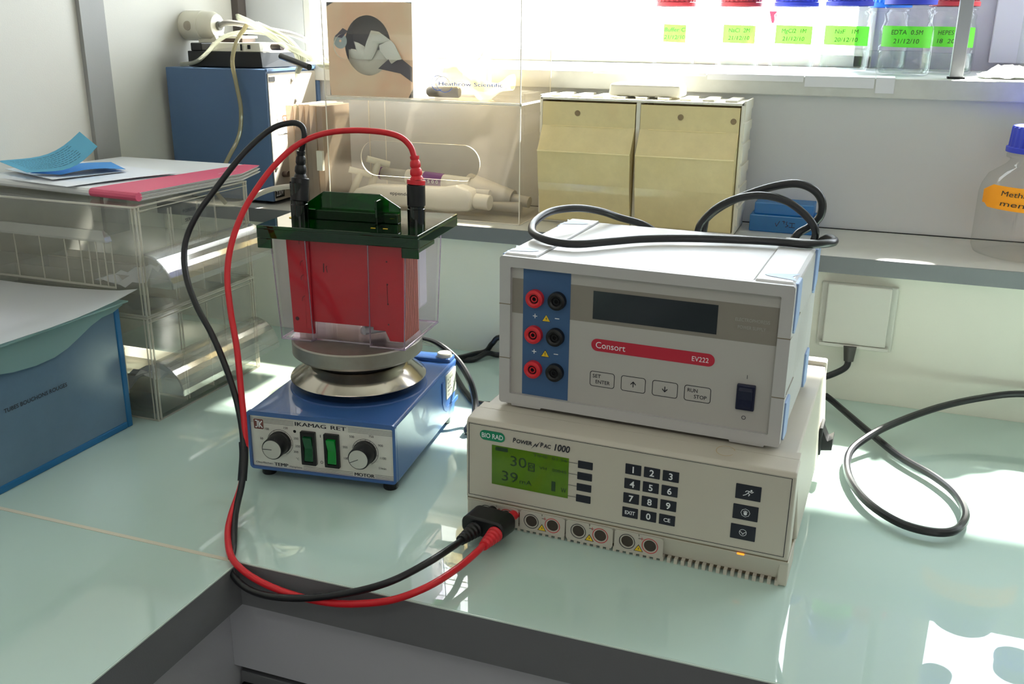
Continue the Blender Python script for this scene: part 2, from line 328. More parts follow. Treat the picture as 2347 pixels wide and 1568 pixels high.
# sloping stop in front of the board at the right end of the sill
t = tag(MB().box(0.667, 0.98, 1.160, 1.1780, 0.4200, 0.597).build('white_board', mat('white_melamine', (206, 206, 226), 0.6), bevel=0.001), 'plain white board standing at the back of the window ledge, right end', 'board')
# aluminium post
p = empty('aluminium_post', (0.5995, 0.842, 0.4071), 0.0, 'grey aluminium post standing on the window ledge beside the bottles', 'post')
MB().box(-0.0085, 0.0085, -0.006, 0.010, 0.0, 0.70).build('profile', M_ALU, p, bevel=0.0012)
MB().box(-0.0110, 0.0110, -0.008, 0.012, 0.0, 0.0025).build('foot', M_DARK, p)
# masking tape strips on the ledge edge
for i, (x0, x1, zz) in enumerate(((0.10, 0.268, 0.0), (0.270, 0.403, 0.004), (0.405, 0.496, 0.010), (0.498, 0.522, 0.016))):
    tag(MB().box(x0, x1, 0.7938, 0.7946, 0.4035 - zz, 0.4078).box(x0, x1, 0.7938, 0.86, 0.4072 + i * 0.0002, 0.4074 + i * 0.0002).build('paper_strip', M_PAPER),
        ['long white paper strip on the ledge edge under the red capped bottles', 'white paper strip over the ledge edge below the middle bottles', 'white paper strip on the ledge edge left of the tape tab', 'small torn white tape tab on the ledge edge under the nearest bottle'][i], 'paper', 'paper strips along the ledge edge')

# ---------------------------------------------------------------- the bench
w = empty('worktop', (0, 0, 0), 0, 'corner worktop covered with pale green glass and a dark grey edge', 'worktop')
MB().box(-0.579, 2.40, 0.0, 0.6335, -0.0060, 0.0).build('glass_top', M_GLASSTOP, w, bevel=0.0006)
MB().box(-0.579, 0.0, -1.9, -0.0035, -0.0060, 0.0).build('glass_top', M_GLASSTOP, w, bevel=0.0006)
MB().box(-0.579, -0.0022, -0.0040, 0.0006, -0.0055, 0.0004).build('sealant_joint', M_SEAM, w)
MB().box(-0.579, 2.40, 0.002, 0.6335, -0.0440, -0.0062).box(-0.579, -0.002, -1.9, 0.002, -0.0440, -0.0062).build('core_board', M_EDGE, w)
MB().box(0.0002, 2.40, -0.0005, 0.0019, -0.0455, -0.0016).build('edge_band', M_EDGE, w)
MB().box(-0.0019, 0.0005, -1.9, 0.0, -0.0455, -0.0016).build('edge_band', M_EDGE, w)
MB().box(0.0007, 2.40, -0.0009, -0.0001, -0.0015, -0.0003).box(0.0, 0.0009, -1.9, -0.0010, -0.0015, -0.0003).build('edge_highlight', M_GLEDGE, w)  # pale strip painted as the highlight along the glass edge
c = empty('bench_frame', (0, 0, 0), 0, 'grey panels and drawer rail hanging under the worktop corner', 'bench frame')
MB().box(-0.0315, 2.40, 0.020, 0.038, -0.1350, -0.0441).build('apron', M_APRON, c)
MB().box(-0.050, -0.0318, -1.9, 0.060, -0.1750, -0.0441).build('side_panel', M_APRON, c)
MB().box(-0.028, 2.40, 0.024, 0.040, -0.1700, -0.1440).build('drawer_rail', M_EDGE, c, bevel=0.001)
MB().box(-0.0316, 2.40, 0.030, 0.034, -0.1445, -0.1345).box(-0.0316, 2.4, 0.10, 0.12, -0.88, -0.170).box(-0.06, -0.05, -1.9, 0.1, -0.88, -0.17).build('shade_backing', M_DARK, c)  # black sheets painted as the shade in the slit and kneehole
MB().box(-0.025, 0.6, 0.012, 0.024, -0.1600, -0.1560).build('runner', M_BLK, c)

# ---------------------------------------------------------------- power supply with the blue strip
CW, CD, CH = 0.2705, 0.196, 0.1474
c = empty('power_supply', (0.1861, 0.1826, 0.1176), -0.0476, 'light grey power supply with red and black sockets, stacked on top of the beige one', 'power supply')
bz = MB(); o_ = rrect(0, CW, 0, CH, 0.003); i_ = rrect(0.0110, CW - 0.0109, 0.0104, 0.1372, 0.001)
ring2(bz, o_, i_, lambda u, v: (u, 0, v)); n = len(i_)
bz.add([(u, 0, v) for u, v in i_] + [(u, 0.004, v) for u, v in i_], [(i, (i + 1) % n, n + (i + 1) % n, n + i) for i in range(n)])
bz.add([(u, 0, v) for u, v in o_] + [(u, 0.008, v) for u, v in o_], [(i, n + i, n + (i + 1) % n, (i + 1) % n) for i in range(n)])
bz.build('bezel', M_LGREY, c)
gp = MB()
for z in (0.1008, 0.0467):
    gp.box(-0.0002, 0.0110, -0.0002, 0.009, z - 0.0004, z + 0.0004).box(CW - 0.0109, CW + 0.0002, -0.0002, 0.009, z - 0.0004, z + 0.0004)
gp.build('split_line', M_SHAD, c)
cs = MB()
prof = rrect(0.0006, CW - 0.0006, 0.0012, CH - 0.0010, 0.004)
cs.prism(prof, lambda u, v: (u, 0.008, v), lambda u, v: (u, CD, v)); cs.build('case', M_LGREY, c, smooth=True)
pn = MB().box(0.0108, CW - 0.0107, 0.0040, 0.0055, 0.0102, 0.1374).build('front_panel', M_PANELG, c)
y0 = 0.0040; A = F(0, 0, 0.00015, y0); B_ = F(0, 0, 0.0003, y0); C_ = F(0, 0, 0.00045, y0)
m = MB(); quad(m, 0.0115, CW - 0.0115, 0.0920, 0.1262, A); m.build('taupe_band', M_TAUPE, pn)
m = MB(); quad(m, 0.0228, 0.0702, 0.0107, 0.1370, B_); m.build('blue_strip', M_BLUEP, pn)
m = MB(); poly(m, rrect(0.0920, 0.2074, 0.0650, 0.0770, 0.0059, 8), B_); m.build('badge', M_CRIM, pn)
m = MB(); m.text('Consort', 0.0062, F(0.0965, 0.0681, 0.0005, y0), w=0.0285); m.text('EV222', 0.0046, F(0.2020, 0.0684, 0.0005, y0), w=0.0150, align='R')
for u, v in ((0.0352, 0.0913), (0.0349, 0.0558)): quad(m, u - 0.0022, u + 0.0022, v - 0.0004, v + 0.0004, C_); quad(m, u - 0.0004, u + 0.0004, v - 0.0022, v + 0.0022, C_)
for u, v in ((0.0575, 0.0914), (0.0572, 0.0560)): quad(m, u - 0.0022, u + 0.0022, v - 0.0004, v + 0.0004, C_)
m.build('lettering', M_WPRINT, pn)
m = MB(); m.text('ELECTROPHORESIS', 0.0030, F(0.2225, 0.1107, 0.0005, y0), w=0.0295); m.text('POWER SUPPLY', 0.0030, F(0.2250, 0.1040, 0.0005, y0), w=0.0240); m.build('lettering', M_FPRINT, pn)
for u0, u1 in ((0.0918, 0.1160), (0.1223, 0.1459), (0.1521, 0.1761), (0.1820, 0.2064)):
    m = MB(); ring2(m, rrect(u0, u1, 0.0298, 0.0449, 0.0026), rrect(u0 + 0.0006, u1 - 0.0006, 0.0304, 0.0443, 0.0021), B_); m.build('key_outline', M_DPRINT, pn)
m = MB()
m.text('SET', 0.0035, F(0.0946, 0.0386, 0.0004, y0), w=0.0080, bold=0.006); m.text('ENTER', 0.0035, F(0.0976, 0.0330, 0.0004, y0), w=0.0140, bold=0.006)
m.text('RUN', 0.0035, F(0.1850, 0.0386, 0.0004, y0), w=0.0092, bold=0.006); m.text('STOP', 0.0035, F(0.1912, 0.0330, 0.0004, y0), w=0.0115, bold=0.006)
for u, sg in ((0.1341, 1), (0.1641, -1)):
    quad(m, u - 0.0004, u + 0.0004, 0.0345, 0.0400, C_)
    for k in (-1, 1): poly(m, [(u, 0.0373 + sg * 0.0030), (u + k * 0.0025, 0.0373 + sg * 0.0004), (u + k * 0.0025, 0.0373 - sg * 0.0008), (u, 0.0373 + sg * 0.0017)], C_)
quad(m, 0.2367, 0.2372, 0.0587, 0.0622, C_); annulus(m, 0.2369, 0.0218, 0.0014, 0.0019, C_)
m.build('lettering', M_DPRINT, pn)
def warn(mb, mbd, u, v, r, fn, fn2, bolt=True):
    poly(mbd, [(u - r * 1.08, v - r * 0.62), (u + r * 1.08, v - r * 0.62), (u, v + r * 1.12)], fn)
    poly(mb, [(u - r * 0.88, v - r * 0.50), (u + r * 0.88, v - r * 0.50), (u, v + r * 0.88)], fn2)
    f3 = lambda a, b: (fn2(a, b)[0], fn2(a, b)[1] - 0.00012, fn2(a, b)[2])
    if bolt: poly(mbd, [(u + r * .14, v + r * .5), (u - r * .16, v + r * .1), (u + r * .04, v + r * .08), (u - r * .06, v - r * .35), (u + r * .22, v + r * .18), (u + r * .02, v + r * .2)], f3)
    else: quad(mbd, u - r * .07, u + r * .07, v - r * .1, v + r * .5, f3); quad(mbd, u - r * .07, u + r * .07, v - r * .35, v - r * .2, f3)
my, mdk = MB(), MB(); warn(my, mdk, 0.0466, 0.0896, 0.0044, B_, C_); warn(my, mdk, 0.0463, 0.0543, 0.0044, B_, C_, False)
my.build('warning_sign', M_YEL, pn); mdk.build('warning_outline', M_DPRINT, pn)
MB().box(0.0924, 0.2069, 0.0034, 0.0042, 0.0958, 0.1226).build('display', M_LCDD, c)
for u, v, mm in ((0.0355, 0.1088, M_RED), (0.0577, 0.1090, M_BLK), (0.0348, 0.0732, M_RED), (0.0568, 0.0735, M_BLK), (0.0349, 0.0381, M_RED), (0.0571, 0.0381, M_BLK)):
    k = MB().lathe([(0.0045, 0.004), (0.0045, -0.0012), (0.0062, -0.0020), (0.0085, -0.0012), (0.0088, 0.004)], (u, 0, v), 'y', 32, cap=False).lathe([(0.0046, 0.001), (0.0001, 0.001)], (u, 0, v), 'y', 24).build('socket', mm, c, smooth=True)
    MB().lathe([(0.0020, 0.0005), (0.0020, -0.0006), (0.0030, -0.0006), (0.0030, 0.0008)], (u, 0, v), 'y', 20, cap=False).build('contact_sleeve', mm, k, smooth=True)
    MB().lathe([(0.0019, 0.0004), (0.0001, 0.0004)], (u, -0.0001, v), 'y', 14).lathe([(0.0044, 0.0006), (0.0031, 0.0006)], (u, -0.0001, v), 'y', 20, cap=False).build('bore', M_DARK, k)
sw = MB().box(0.2290, 0.2453, 0.0008, 0.0050, 0.0295, 0.0536).build('power_switch', M_NAVY, c, bevel=0.0010)
MB().prism([(0.0010, 0.0510), (-0.0022, 0.0490), (-0.0004, 0.0400), (0.0002, 0.0320), (0.0010, 0.0315)], lambda y, z: (0.2312, y, z), lambda y, z: (0.2432, y, z)).build('rocker', M_NAVY, sw, bevel=0.0005)
# top cover between the two handle strips
MB().box(0.0360, CW - 0.0360, 0.004, CD - 0.010, CH - 0.0022, CH + 0.0002).build('top_cover', M_LGTOP, c, bevel=0.0008)
MB().box(0.0350, 0.0360, 0.010, CD - 0.004, CH - 0.003, CH - 0.0006).box(CW - 0.0360, CW - 0.0350, 0.010, CD - 0.004, CH - 0.003, CH - 0.0006).box(0.036, CW - 0.036, CD - 0.010, CD - 0.0088, CH - 0.003, CH - 0.0006).build('cover_joint', M_TAUPE, c)
for sx in (0, 1):
    X = (lambda u: u) if sx == 0 else (lambda u: CW - u)
    a, b = sorted((X(0.0003), X(0.0345)))
    st = MB()
    st.add([(X(0.0004), 0.006, CH - 0.001), (X(0.0345), 0.006, CH - 0.001), (X(0.0345), CD, CH - 0.001), (X(0.0004), CD, CH - 0.001),
            (X(0.0040), 0.007, CH + 0.0018), (X(0.0345), 0.007, CH + 0.0018), (X(0.0345), CD - 0.003, CH + 0.0018), (X(0.0040), CD - 0.003, CH + 0.0018)],
           [(0, 3, 2, 1), (4, 5, 6, 7), (0, 1, 5, 4), (1, 2, 6, 5), (2, 3, 7, 6), (3, 0, 4, 7)])
    st.build('top_rail', M_LGTOP, c, bevel=0.0006)
    for yy in (0.010, CD - 0.040):
        for zz, hh in ((CH - 0.046, 0.046), (0.001, 0.038)):
            top = zz > 0.05
            pr = [(yy, zz + 0.004), (yy + 0.006, zz), (yy + 0.026, zz + (0.008 if top else 0)), (yy + 0.028, zz + 0.012), (yy + 0.028, zz + hh - 0.002), (yy + 0.024, zz + hh), (yy, zz + hh)]
            MB().prism(pr, lambda y, z: (X(-0.0014), y, z), lambda y, z: (X(0.003), y, z)).build('corner_bumper', M_BUMP, c, bevel=0.0008)
        # finger scoop in the rail
        MB().add([(X(0.001), yy + 0.002, CH + 0.0021), (X(0.026), yy + 0.010, CH + 0.0022), (X(0.030), yy + 0.015, CH + 0.0022), (X(0.026), yy + 0.019, CH + 0.0022), (X(0.001), yy + 0.028, CH + 0.0021), (X(0.006), yy + 0.015, CH + 0.0003 + 0.0019)],
                 [(0, 1, 5), (1, 2, 5), (2, 3, 5), (3, 4, 5)]).build('finger_scoop', M_BUMP, c)
    vs_ = MB()
    for k in range(6):
        y1 = 0.052 + k * 0.014
        vs_.add([(X(-0.0004), y1, 0.050), (X(-0.0004), y1 + 0.0012, 0.050), (X(-0.0004), y1 + 0.0222, 0.108), (X(-0.0004), y1 + 0.021, 0.108)], [(0, 1, 2, 3)])
    vs_.box(min(X(-.0003), X(.001)), max(X(-.0003), X(.001)), 0.040, 0.060, 0.1085, 0.1092).box(min(X(-.0003), X(.001)), max(X(-.0003), X(.001)), 0.012, 0.060, 0.0460, 0.0467).build('side_groove', M_TAUPE, c)
for u in (0.020, CW - 0.020):
    for yy in (0.018, CD - 0.020): MB().lathe([(0.0065, -0.0043), (0.0075, -0.003), (0.0075, 0.0015)], (u, yy, 0), 'z', 20).build('rubber_foot', M_BLK, c, smooth=True)
for ua, ub in ((0.012, 0.045), (CW - 0.045, CW - 0.012)): MB().prism([(ua, 0.0015), (ub, 0.0015), (ub - 0.002, -0.0022), (ua + 0.001, -0.0022)], lambda u, z: (u, 0.001, z), lambda u, z: (u, CD - 0.002, z)).build('bottom_rail', M_LGREY, c)

# ---------------------------------------------------------------- beige power supply with the green display
BW, BD, BH = 0.3109, 0.310, 0.1106
b = empty('power_supply', (0.1657, 0.1475, 0.0), -0.0384, 'beige power supply with green display and number keypad, standing on the glass worktop', 'power supply')
def shell(y_z):    # side profile (y, z) extruded over the width with slightly drafted sides
    return lambda s: (s, )
top = MB()
pr = [(0.0, 0.0262), (0.0, BH - 0.0035), (0.0025, BH), (0.0250, BH + 0.0030), (0.0250, 0.0262)]
top.prism(pr, lambda y, z: (0.0, y, z), lambda y, z: (BW - 0.0010, y, z)); top.build('front_shell', M_BEIGE, b, bevel=0.0016, seg=3)
top = MB(); pr = [(0.0262, 0.0262), (0.0262, BH + 0.0020), (0.040, BH + 0.0028), (0.040, 0.0262)]
top.prism(pr, lambda y, z: (0.0012, y, z), lambda y, z: (BW - 0.0022, y, z)); top.build('front_collar', M_BEIGE, b, bevel=0.0006)
top = MB(); pr = [(0.0412, 0.0262), (0.0412, BH + 0.0026), (BD - 0.012, BH + 0.0005), (BD - 0.012, 0.0262)]
top.frust([(0.001, 0.0412, 0.0262), (BW + 0.002, 0.0412, 0.0262), (BW + 0.002, BD - 0.004, 0.0262), (0.001, BD - 0.004, 0.0262)],
          [(0.004, 0.0412, BH + 0.0008), (BW - 0.005, 0.0412, BH + 0.0008), (BW - 0.005, BD - 0.004, BH + 0.0008), (0.004, BD - 0.004, BH + 0.0008)]); top.build('top_shell', M_BEIGE, b, bevel=0.002, seg=3)
MB().box(0.004, BW - 0.004, BD - 0.016, BD, 0.010, BH + 0.0058).build('rear_lip', M_BEIGE, b, bevel=0.002)
lo = MB(); lo.frust([(0.0015, 0.006, 0.0045), (BW - 0.0015, 0.006, 0.0045), (BW - 0.004, BD - 0.004, 0.0045), (0.0015, BD - 0.004, 0.0045)],
                    [(0.0, 0.0002, 0.0252), (BW, 0.0002, 0.0252), (BW + 0.0015, BD - 0.004, 0.0252), (0.0, BD - 0.004, 0.0252)])
lo.build('lower_shell', M_BEIGE, b, bevel=0.001)
MB().box(0.0, 0.0470, 0.0012, 0.010, 0.0012, 0.0250).build('corner_skirt', M_BEIGE, b, bevel=0.0012)
MB().box(BW - 0.0085, BW, 0.0012, 0.050, 0.0004, 0.0250).build('corner_skirt', M_BEIGE, b, bevel=0.0012)
MB().box(0.0006, BW - 0.001, 0.001, 0.300, 0.0250, 0.0264).build('joint_line', M_SHAD, b)
for k in range(40):
    u = 0.0495 + k * 0.00648
    MB().box(u - 0.0016, u + 0.0016, 0.0004, 0.0075, -0.0000, 0.0050).build('vent_tooth', M_BEIGE, b)
MB().box(0.048, BW - 0.009, 0.008, 0.30, 0.0012, 0.0046).build('underside', M_SHAD, b)
for u in (0.02, BW - 0.02):
    for yy in (0.03, BD - 0.03): MB().lathe([(0.008, 0.0), (0.009, 0.002), (0.009, 0.005)], (u, yy, 0), 'z', 18).build('rubber_foot', M_BLK, b)
P0 = F(0, 0, 0.0002, 0); P1 = F(0, 0, 0.0004, 0); P2 = F(0, 0, 0.0006, 0)
m = MB(); ring2(m, [(0.0023, 0.0299), (0.3062, 0.0299), (0.3066, 0.1061), (0.0029, 0.1061)], [(0.0029, 0.0304), (0.3056, 0.0304), (0.3060, 0.1056), (0.0035, 0.1056)], P1); m.build('panel_outline', M_DPRINT, b)
m = MB(); poly(m, rrect(0.0146, 0.0408, 0.0911, 0.1012, 0.0050, 8), P1); m.build('badge', M_GLOGO, b)
m = MB(); m.text('BIO RAD', 0.0048, F(0.0167, 0.0937, 0.0006), w=0.0222, bold=0.015); m.build('lettering', M_WPRINT, b)
m = MB(); m.text('P', 0.0047, F(0.0490, 0.0938, 0.0005), w=0.0032, bold=0.025, shear=0.15); m.text('OWER', 0.0038, F(0.0526, 0.0938, 0.0005), w=0.0158, bold=0.025, shear=0.15)
m.text('P', 0.0047, F(0.0768, 0.0938, 0.0005), w=0.0032, bold=0.025, shear=0.15); m.text('AC', 0.0038, F(0.0802, 0.0938, 0.0005), w=0.0074, bold=0.025, shear=0.15); m.text('1000', 0.0066, F(0.0909, 0.0930, 0.0005), w=0.0156, bold=0.025, shear=0.2)
poly(m, [(0.0672, 0.0898), (0.0722, 0.0968), (0.0727, 0.0945), (0.0772, 0.0998), (0.0728, 0.0925), (0.0721, 0.0948)], P1)
for v0 in (0.0837, 0.0722, 0.0604, 0.0488): quad(m, 0.1055, 0.1142, v0 - 0.0002, v0 + 0.0002, P1)
for u in (0.0774, 0.1252, 0.1730, 0.0294): quad(m, u + 0.0030, u + 0.0062, 0.0193, 0.0198, F(0, 0, 0.0012, 0))
m.build('lettering', M_DPRINT, b)
d = MB().box(0.0273, 0.1056, -0.0004, 0.0010, 0.0459, 0.0872).build('display', M_LCDG, b)
D = F(0, 0, 0.0006, 0)
m = MB(); m.text('30', 0.0105, F(0.0468, 0.0690, 0.0006), w=0.0165); m.text('39', 0.0105, F(0.0380, 0.0518, 0.0006), w=0.0165); m.text('mA', 0.0048, F(0.0565, 0.0518, 0.0006), w=0.0125); m.text('1', 0.0105, F(0.0890, 0.0505, 0.0006), w=0.0040); m.text('W', 0.0050, F(0.0985, 0.0510, 0.0006), w=0.0055)
m.text('TIME  01:56', 0.0030, F(0.0700, 0.0830, 0.0006), w=0.0340); m.text('VH   00045', 0.0030, F(0.0765, 0.0710, 0.0006), w=0.0270)
ring2(m, [(0.0650, 0.0668), (0.0718, 0.0668), (0.0718, 0.0755), (0.0650, 0.0755)], [(0.0662, 0.0678), (0.0706, 0.0678), (0.0706, 0.0745), (0.0662, 0.0745)], D); annulus(m, 0.0684, 0.0718, 0.0010, 0.0020, D, 16); quad(m, 0.0664, 0.0704, 0.0684, 0.0688, D)
quad(m, 0.0310, 0.0440, 0.0822, 0.0862, D); m.build('digits', M_LCDT, d)
def key(u0, u1, v0, v1, txt=None, hh=0.0060, ww=None):
    k = MB().prism(rrect(u0, u1, v0, v1, 0.0004, 2), lambda u, v: (u, 0.0004, v), lambda u, v: (u, -0.0005, v)).build('key', M_KEY, b)
    if txt: MB().text(txt, hh, F((u0 + u1) / 2, (v0 + v1) / 2 - hh / 2, 0.0007), w=ww, align='C', bold=0.02).build('key_lettering', M_WPRINT, k)
    return k
for k in range(4): v = 0.0834 - 0.01162 * k; key(0.1147 - k * 0.0003, 0.1290 - k * 0.0003, v - 0.0038, v + 0.0036)
rows = (('1', '2', '3'), ('4', '5', '6'), ('7', '8', '9'), ('EXIT', '0', 'CE'))
for r in range(4):
    for q in range(3):
        u = 0.1601 + q * 0.01735 - r * 0.0003; v = 0.0826 - r * 0.01463; tx = rows[r][q]
        key(u, u + 0.0148, v, v + 0.0102, tx, 0.0036 if len(tx) > 1 else 0.0062, 0.0096 if tx == 'EXIT' else (0.0062 if tx == 'CE' else None))
kr = key(0.2600, 0.2818, 0.0786, 0.0928); ks = key(0.2592, 0.2810, 0.0588, 0.0731); kp = key(0.2586, 0.2804, 0.0392, 0.0535)
m = MB(); K = F(0, 0, 0.0007)
def stroke(mb, pts, w_, fn):
    for (x0, z0), (x1, z1) in zip(pts, pts[1:]):
        dx, dz = x1 - x0, z1 - z0; l = math.hypot(dx, dz) or 1; nx, nz = -dz / l * w_ / 2, dx / l * w_ / 2
        poly(mb, [(x0 + nx, z0 + nz), (x0 - nx, z0 - nz), (x1 - nx, z1 - nz), (x1 + nx, z1 + nz)], fn)
def sym(c_, z_, pts): return [(c_ + p[0] / 1000, z_ + p[1] / 1000) for p in pts]
disc(m, 0.2735, 0.0880, 0.0009, K, 12)
for ln in ([(0.6, 1.5), (-1.0, -0.4)], [(-1.0, -.4), (0.8, -1.6), (-0.4, -3.2)], [(-1.0, -0.6), (-2.6, -2.2), (-5.0, -3.4)], [(0.6, 1.3), (-2.0, 1.6), (-3.2, 0.2)], [(0.7, 1.0), (2.2, 0.2), (3.8, 1.4)]): stroke(m, sym(0.2716, 0.0858, ln), 0.0007, K)
annulus(m, 0.2701, 0.0659, 0.0037, 0.0041, K, 8, 0, 360)
disc(m, 0.2701, 0.0650, 0.0015, K, 10)
for q in range(5): stroke(m, sym(0.2701, 0.0655, [(-1.2 + q * 0.55, 0), (-1.6 + q * 0.8, 2.0 if q in (0, 4) else 2.6)]), 0.0004, K)
annulus(m, 0.2695, 0.0463, 0.0029, 0.0033, K, 20); stroke(m, sym(0.2695, 0.0463, [(-2.8, 0.8), (-1.0, 0), (0, -1.8), (1.0, 0), (2.8, 0.8)]), 0.0005, K)
m.build('key_symbols', M_WPRINT, b)
for i, u in enumerate((0.0, 0.0573, 0.1050, 0.1530)):
    u0, u1 = (0.0052, 0.0560) if i == 0 else (u, u + (0.0465 if i < 3 else 0.0466)); cu = (0.0326, 0.0804, 0.1284, 0.1764)[i]
    s_ = empty('socket_plate', (0, 0, 0)); s_.parent = b
    pl = MB(); cl, cr = cu - 0.0110, cu + 0.0108
    # plate face with two round bores
    def face(mb, a, b2, c0, d0, cen, r):
        out = []; n = 32
        for k in range(n):
            t = 2 * pi * k / n; dx, dz = cos(t), sin(t); s1 = min(((b2 if dx > 0 else a) - cen[0]) / dx if abs(dx) > 1e-6 else 9, ((d0 if dz > 0 else c0) - cen[1]) / dz if abs(dz) > 1e-6 else 9)
            out.append((cen[0] + dx * s1, cen[1] + dz * s1))
        inn = [(cen[0] + r * cos(2 * pi * k / n), cen[1] + r * sin(2 * pi * k / n)) for k in range(n)]
        ring2(mb, out, inn, lambda x, z: (x, -0.0009, z))
        mb.add([(x, -0.0009, z) for x, z in inn] + [(x, 0.018, z) for x, z in inn], [(k, (k + 1) % n, n + (k + 1) % n, n + k) for k in range(n)] )
    face(pl, u0, cu, 0.0030, 0.0240, (cl, 0.0140), 0.0058); face(pl, cu, u1, 0.0030, 0.0240, (cr, 0.0140), 0.0058)
    pl.box(u0, u1, -0.0008, 0.0001, 0.0238, 0.0241); pl.build('plate', M_BEIGEP, s_)
    q_ = MB(); disc(q_, cl, 0.0140, 0.0058, lambda x, z: (x, -0.0003, z)); disc(q_, cr, 0.0140, 0.0058, lambda x, z: (x, -0.0003, z)); q_.build('bore', M_HOLE, s_)
    q_ = MB(); annulus(q_, cl, 0.0140, 0.0070, 0.0077, F(0, 0, 0.0012)); q_.build('ring_print', M_DPRINT, s_)
    q_ = MB(); annulus(q_, cr, 0.0140, 0.0070, 0.0077, F(0, 0, 0.0012)); quad(q_, cr - 0.0095, cr - 0.0062, 0.0195, 0.0199, F(0, 0, 0.0012)); quad(q_, cr - 0.00805, cr - 0.00765, 0.0180, 0.0214, F(0, 0, 0.0012)); q_.build('ring_print', M_RPRINT, s_)
    a1, a2 = MB(), MB(); warn(a1, a2, cu + 0.0001, 0.0088, 0.0042, F(0, 0, 0.0012), F(0, 0, 0.0013)); a1.build('warning_sign', M_YEL, s_); a2.build('warning_outline', M_DPRINT, s_)
MB().prism(rrect(0.2660, 0.2726, 0.0240, 0.0256, 0.0007, 3), lambda u, v: (u, 0.0, v), lambda u, v: (u, -0.0008, v)).build('indicator_light', M_LED, b)
rk = MB().box(BW, BW + 0.0035, 0.232, 0.262, 0.030, 0.062).build('power_switch', M_BLK, b, bevel=0.0008)
MB().prism([(0.0, 0.058), (0.006, 0.046), (0.0115, 0.050), (0.0115, 0.036), (0.0, 0.034)], lambda x, z: (BW + 0.003 + x, 0.236, z), lambda x, z: (BW + 0.003 + x, 0.258, z)).build('rocker', M_BLK, rk, bevel=0.0006)
m = MB(); annulus(m, 0.2460, 0.0160, 0.0078, 0.0085, lambda u, v: (u, v, BH + 0.0014 + v * 0.13), 24, 20, 330); m.build('stain_ring', mat('faint_brown_stain', (182, 160, 124), 0.6), b)

# ---------------------------------------------------------------- blue magnetic stirrer with heating plate
SW, SD, SH = 0.168, 0.2256, 0.0674
s = empty('hotplate_stirrer', (-0.0905, 0.1510, 0.0), 0.1179, 'blue enamel magnetic stirrer with silver front panel and round metal hot plate', 'stirrer')
Z0 = 0.011
bd = MB(); bd.frust([(0.0, 0.004, Z0), (SW, 0.004, Z0), (SW + 0.001, SD - 0.018, Z0), (-0.001, SD - 0.018, Z0)], [(0.001, 0.004, Z0 + SH - 0.001), (SW - 0.001, 0.004, Z0 + SH - 0.001), (SW - 0.001, SD, Z0 + SH - 0.001), (0.001, SD, Z0 + SH - 0.001)])
bd.build('housing', M_IKA, s, bevel=0.003, seg=3)
fr = MB(); o_ = rrect(0, SW, Z0, Z0 + SH, 0.0045); i_ = rrect(0.0030, SW - 0.0032, Z0 + 0.0030, Z0 + SH - 0.0050, 0.0012)
n = len(o_); ring2(fr, o_, i_, lambda u, v: (u, 0, v)); fr.add([(u, 0, v) for u, v in i_] + [(u, 0.0035, v) for u, v in i_], [(i, (i + 1) % n, n + (i + 1) % n, n + i) for i in range(n)])
fr.add([(u, 0, v) for u, v in o_] + [(u, 0.0042, v) for u, v in o_], [(i, n + i, n + (i + 1) % n, (i + 1) % n) for i in range(n)]); fr.build('front_lip', M_IKA, s)
pn = MB().box(0.0028, SW - 0.0030, 0.0026, 0.0040, Z0 + 0.0028, Z0 + SH - 0.0048).build('front_panel', M_IKAP, s)
G = lambda w_=0.0003: F(0, Z0, w_, 0.0026)
m = MB(); poly(m, rrect(0.0068, 0.0180, 0.0463, 0.0578, 0.0012, 3), G()); m.build('logo_plate', M_BRN, pn)
m = MB(); stroke(m, [(0.0085, 0.0560), (0.0112, 0.0560), (0.0112, 0.0500), (0.0100, 0.0482), (0.0085, 0.0487)], 0.0012, G(0.0005))
stroke(m, [(0.0130, 0.0560), (0.0130, 0.0480)], 0.0013, G(0.0005)); stroke(m, [(0.0165, 0.0560), (0.0134, 0.0518), (0.0168, 0.0480)], 0.0013, G(0.0005)); m.build('logo_lettering', M_WPRINT, pn)
m = MB()
m.text('IKAMAG', 0.0044, F(0.05468, Z0 + 0.0546, 0.00030, 0.0026), w=0.0352, bold=0.0); m.text('IKAMAG', 0.0044, F(0.05490, Z0 + 0.0546, 0.00033, 0.0026), w=0.0352, bold=0.0); m.text('IKAMAG', 0.0044, F(0.05512, Z0 + 0.0546, 0.00036, 0.0026), w=0.0352, bold=0.0); m.text('RET', 0.0044, F(0.09538, Z0 + 0.0546, 0.00030, 0.0026), w=0.0172, bold=0.0); m.text('RET', 0.0044, F(0.09560, Z0 + 0.0546, 0.00033, 0.0026), w=0.0172, bold=0.0); m.text('RET', 0.0044, F(0.09582, Z0 + 0.0546, 0.00036, 0.0026), w=0.0172, bold=0.0)
for k in range(4):
    quad(m, 0.0032, 0.0066 if k else 0.0530, 0.0588 - k * 0.0016, 0.0591 - k * 0.0016, G()); quad(m, 0.0182, 0.0530, 0.0588 - k * 0.0016, 0.0591 - k * 0.0016, G()); quad(m, 0.1150, 0.1645, 0.0588 - k * 0.0016, 0.0591 - k * 0.0016, G())
for k in range(3): quad(m, 0.0615, 0.1185, 0.0078 - k * 0.0018, 0.0081 - k * 0.0018, G()); quad(m, 0.1435, 0.1640, 0.0078 - k * 0.0018, 0.0081 - k * 0.0018, G())
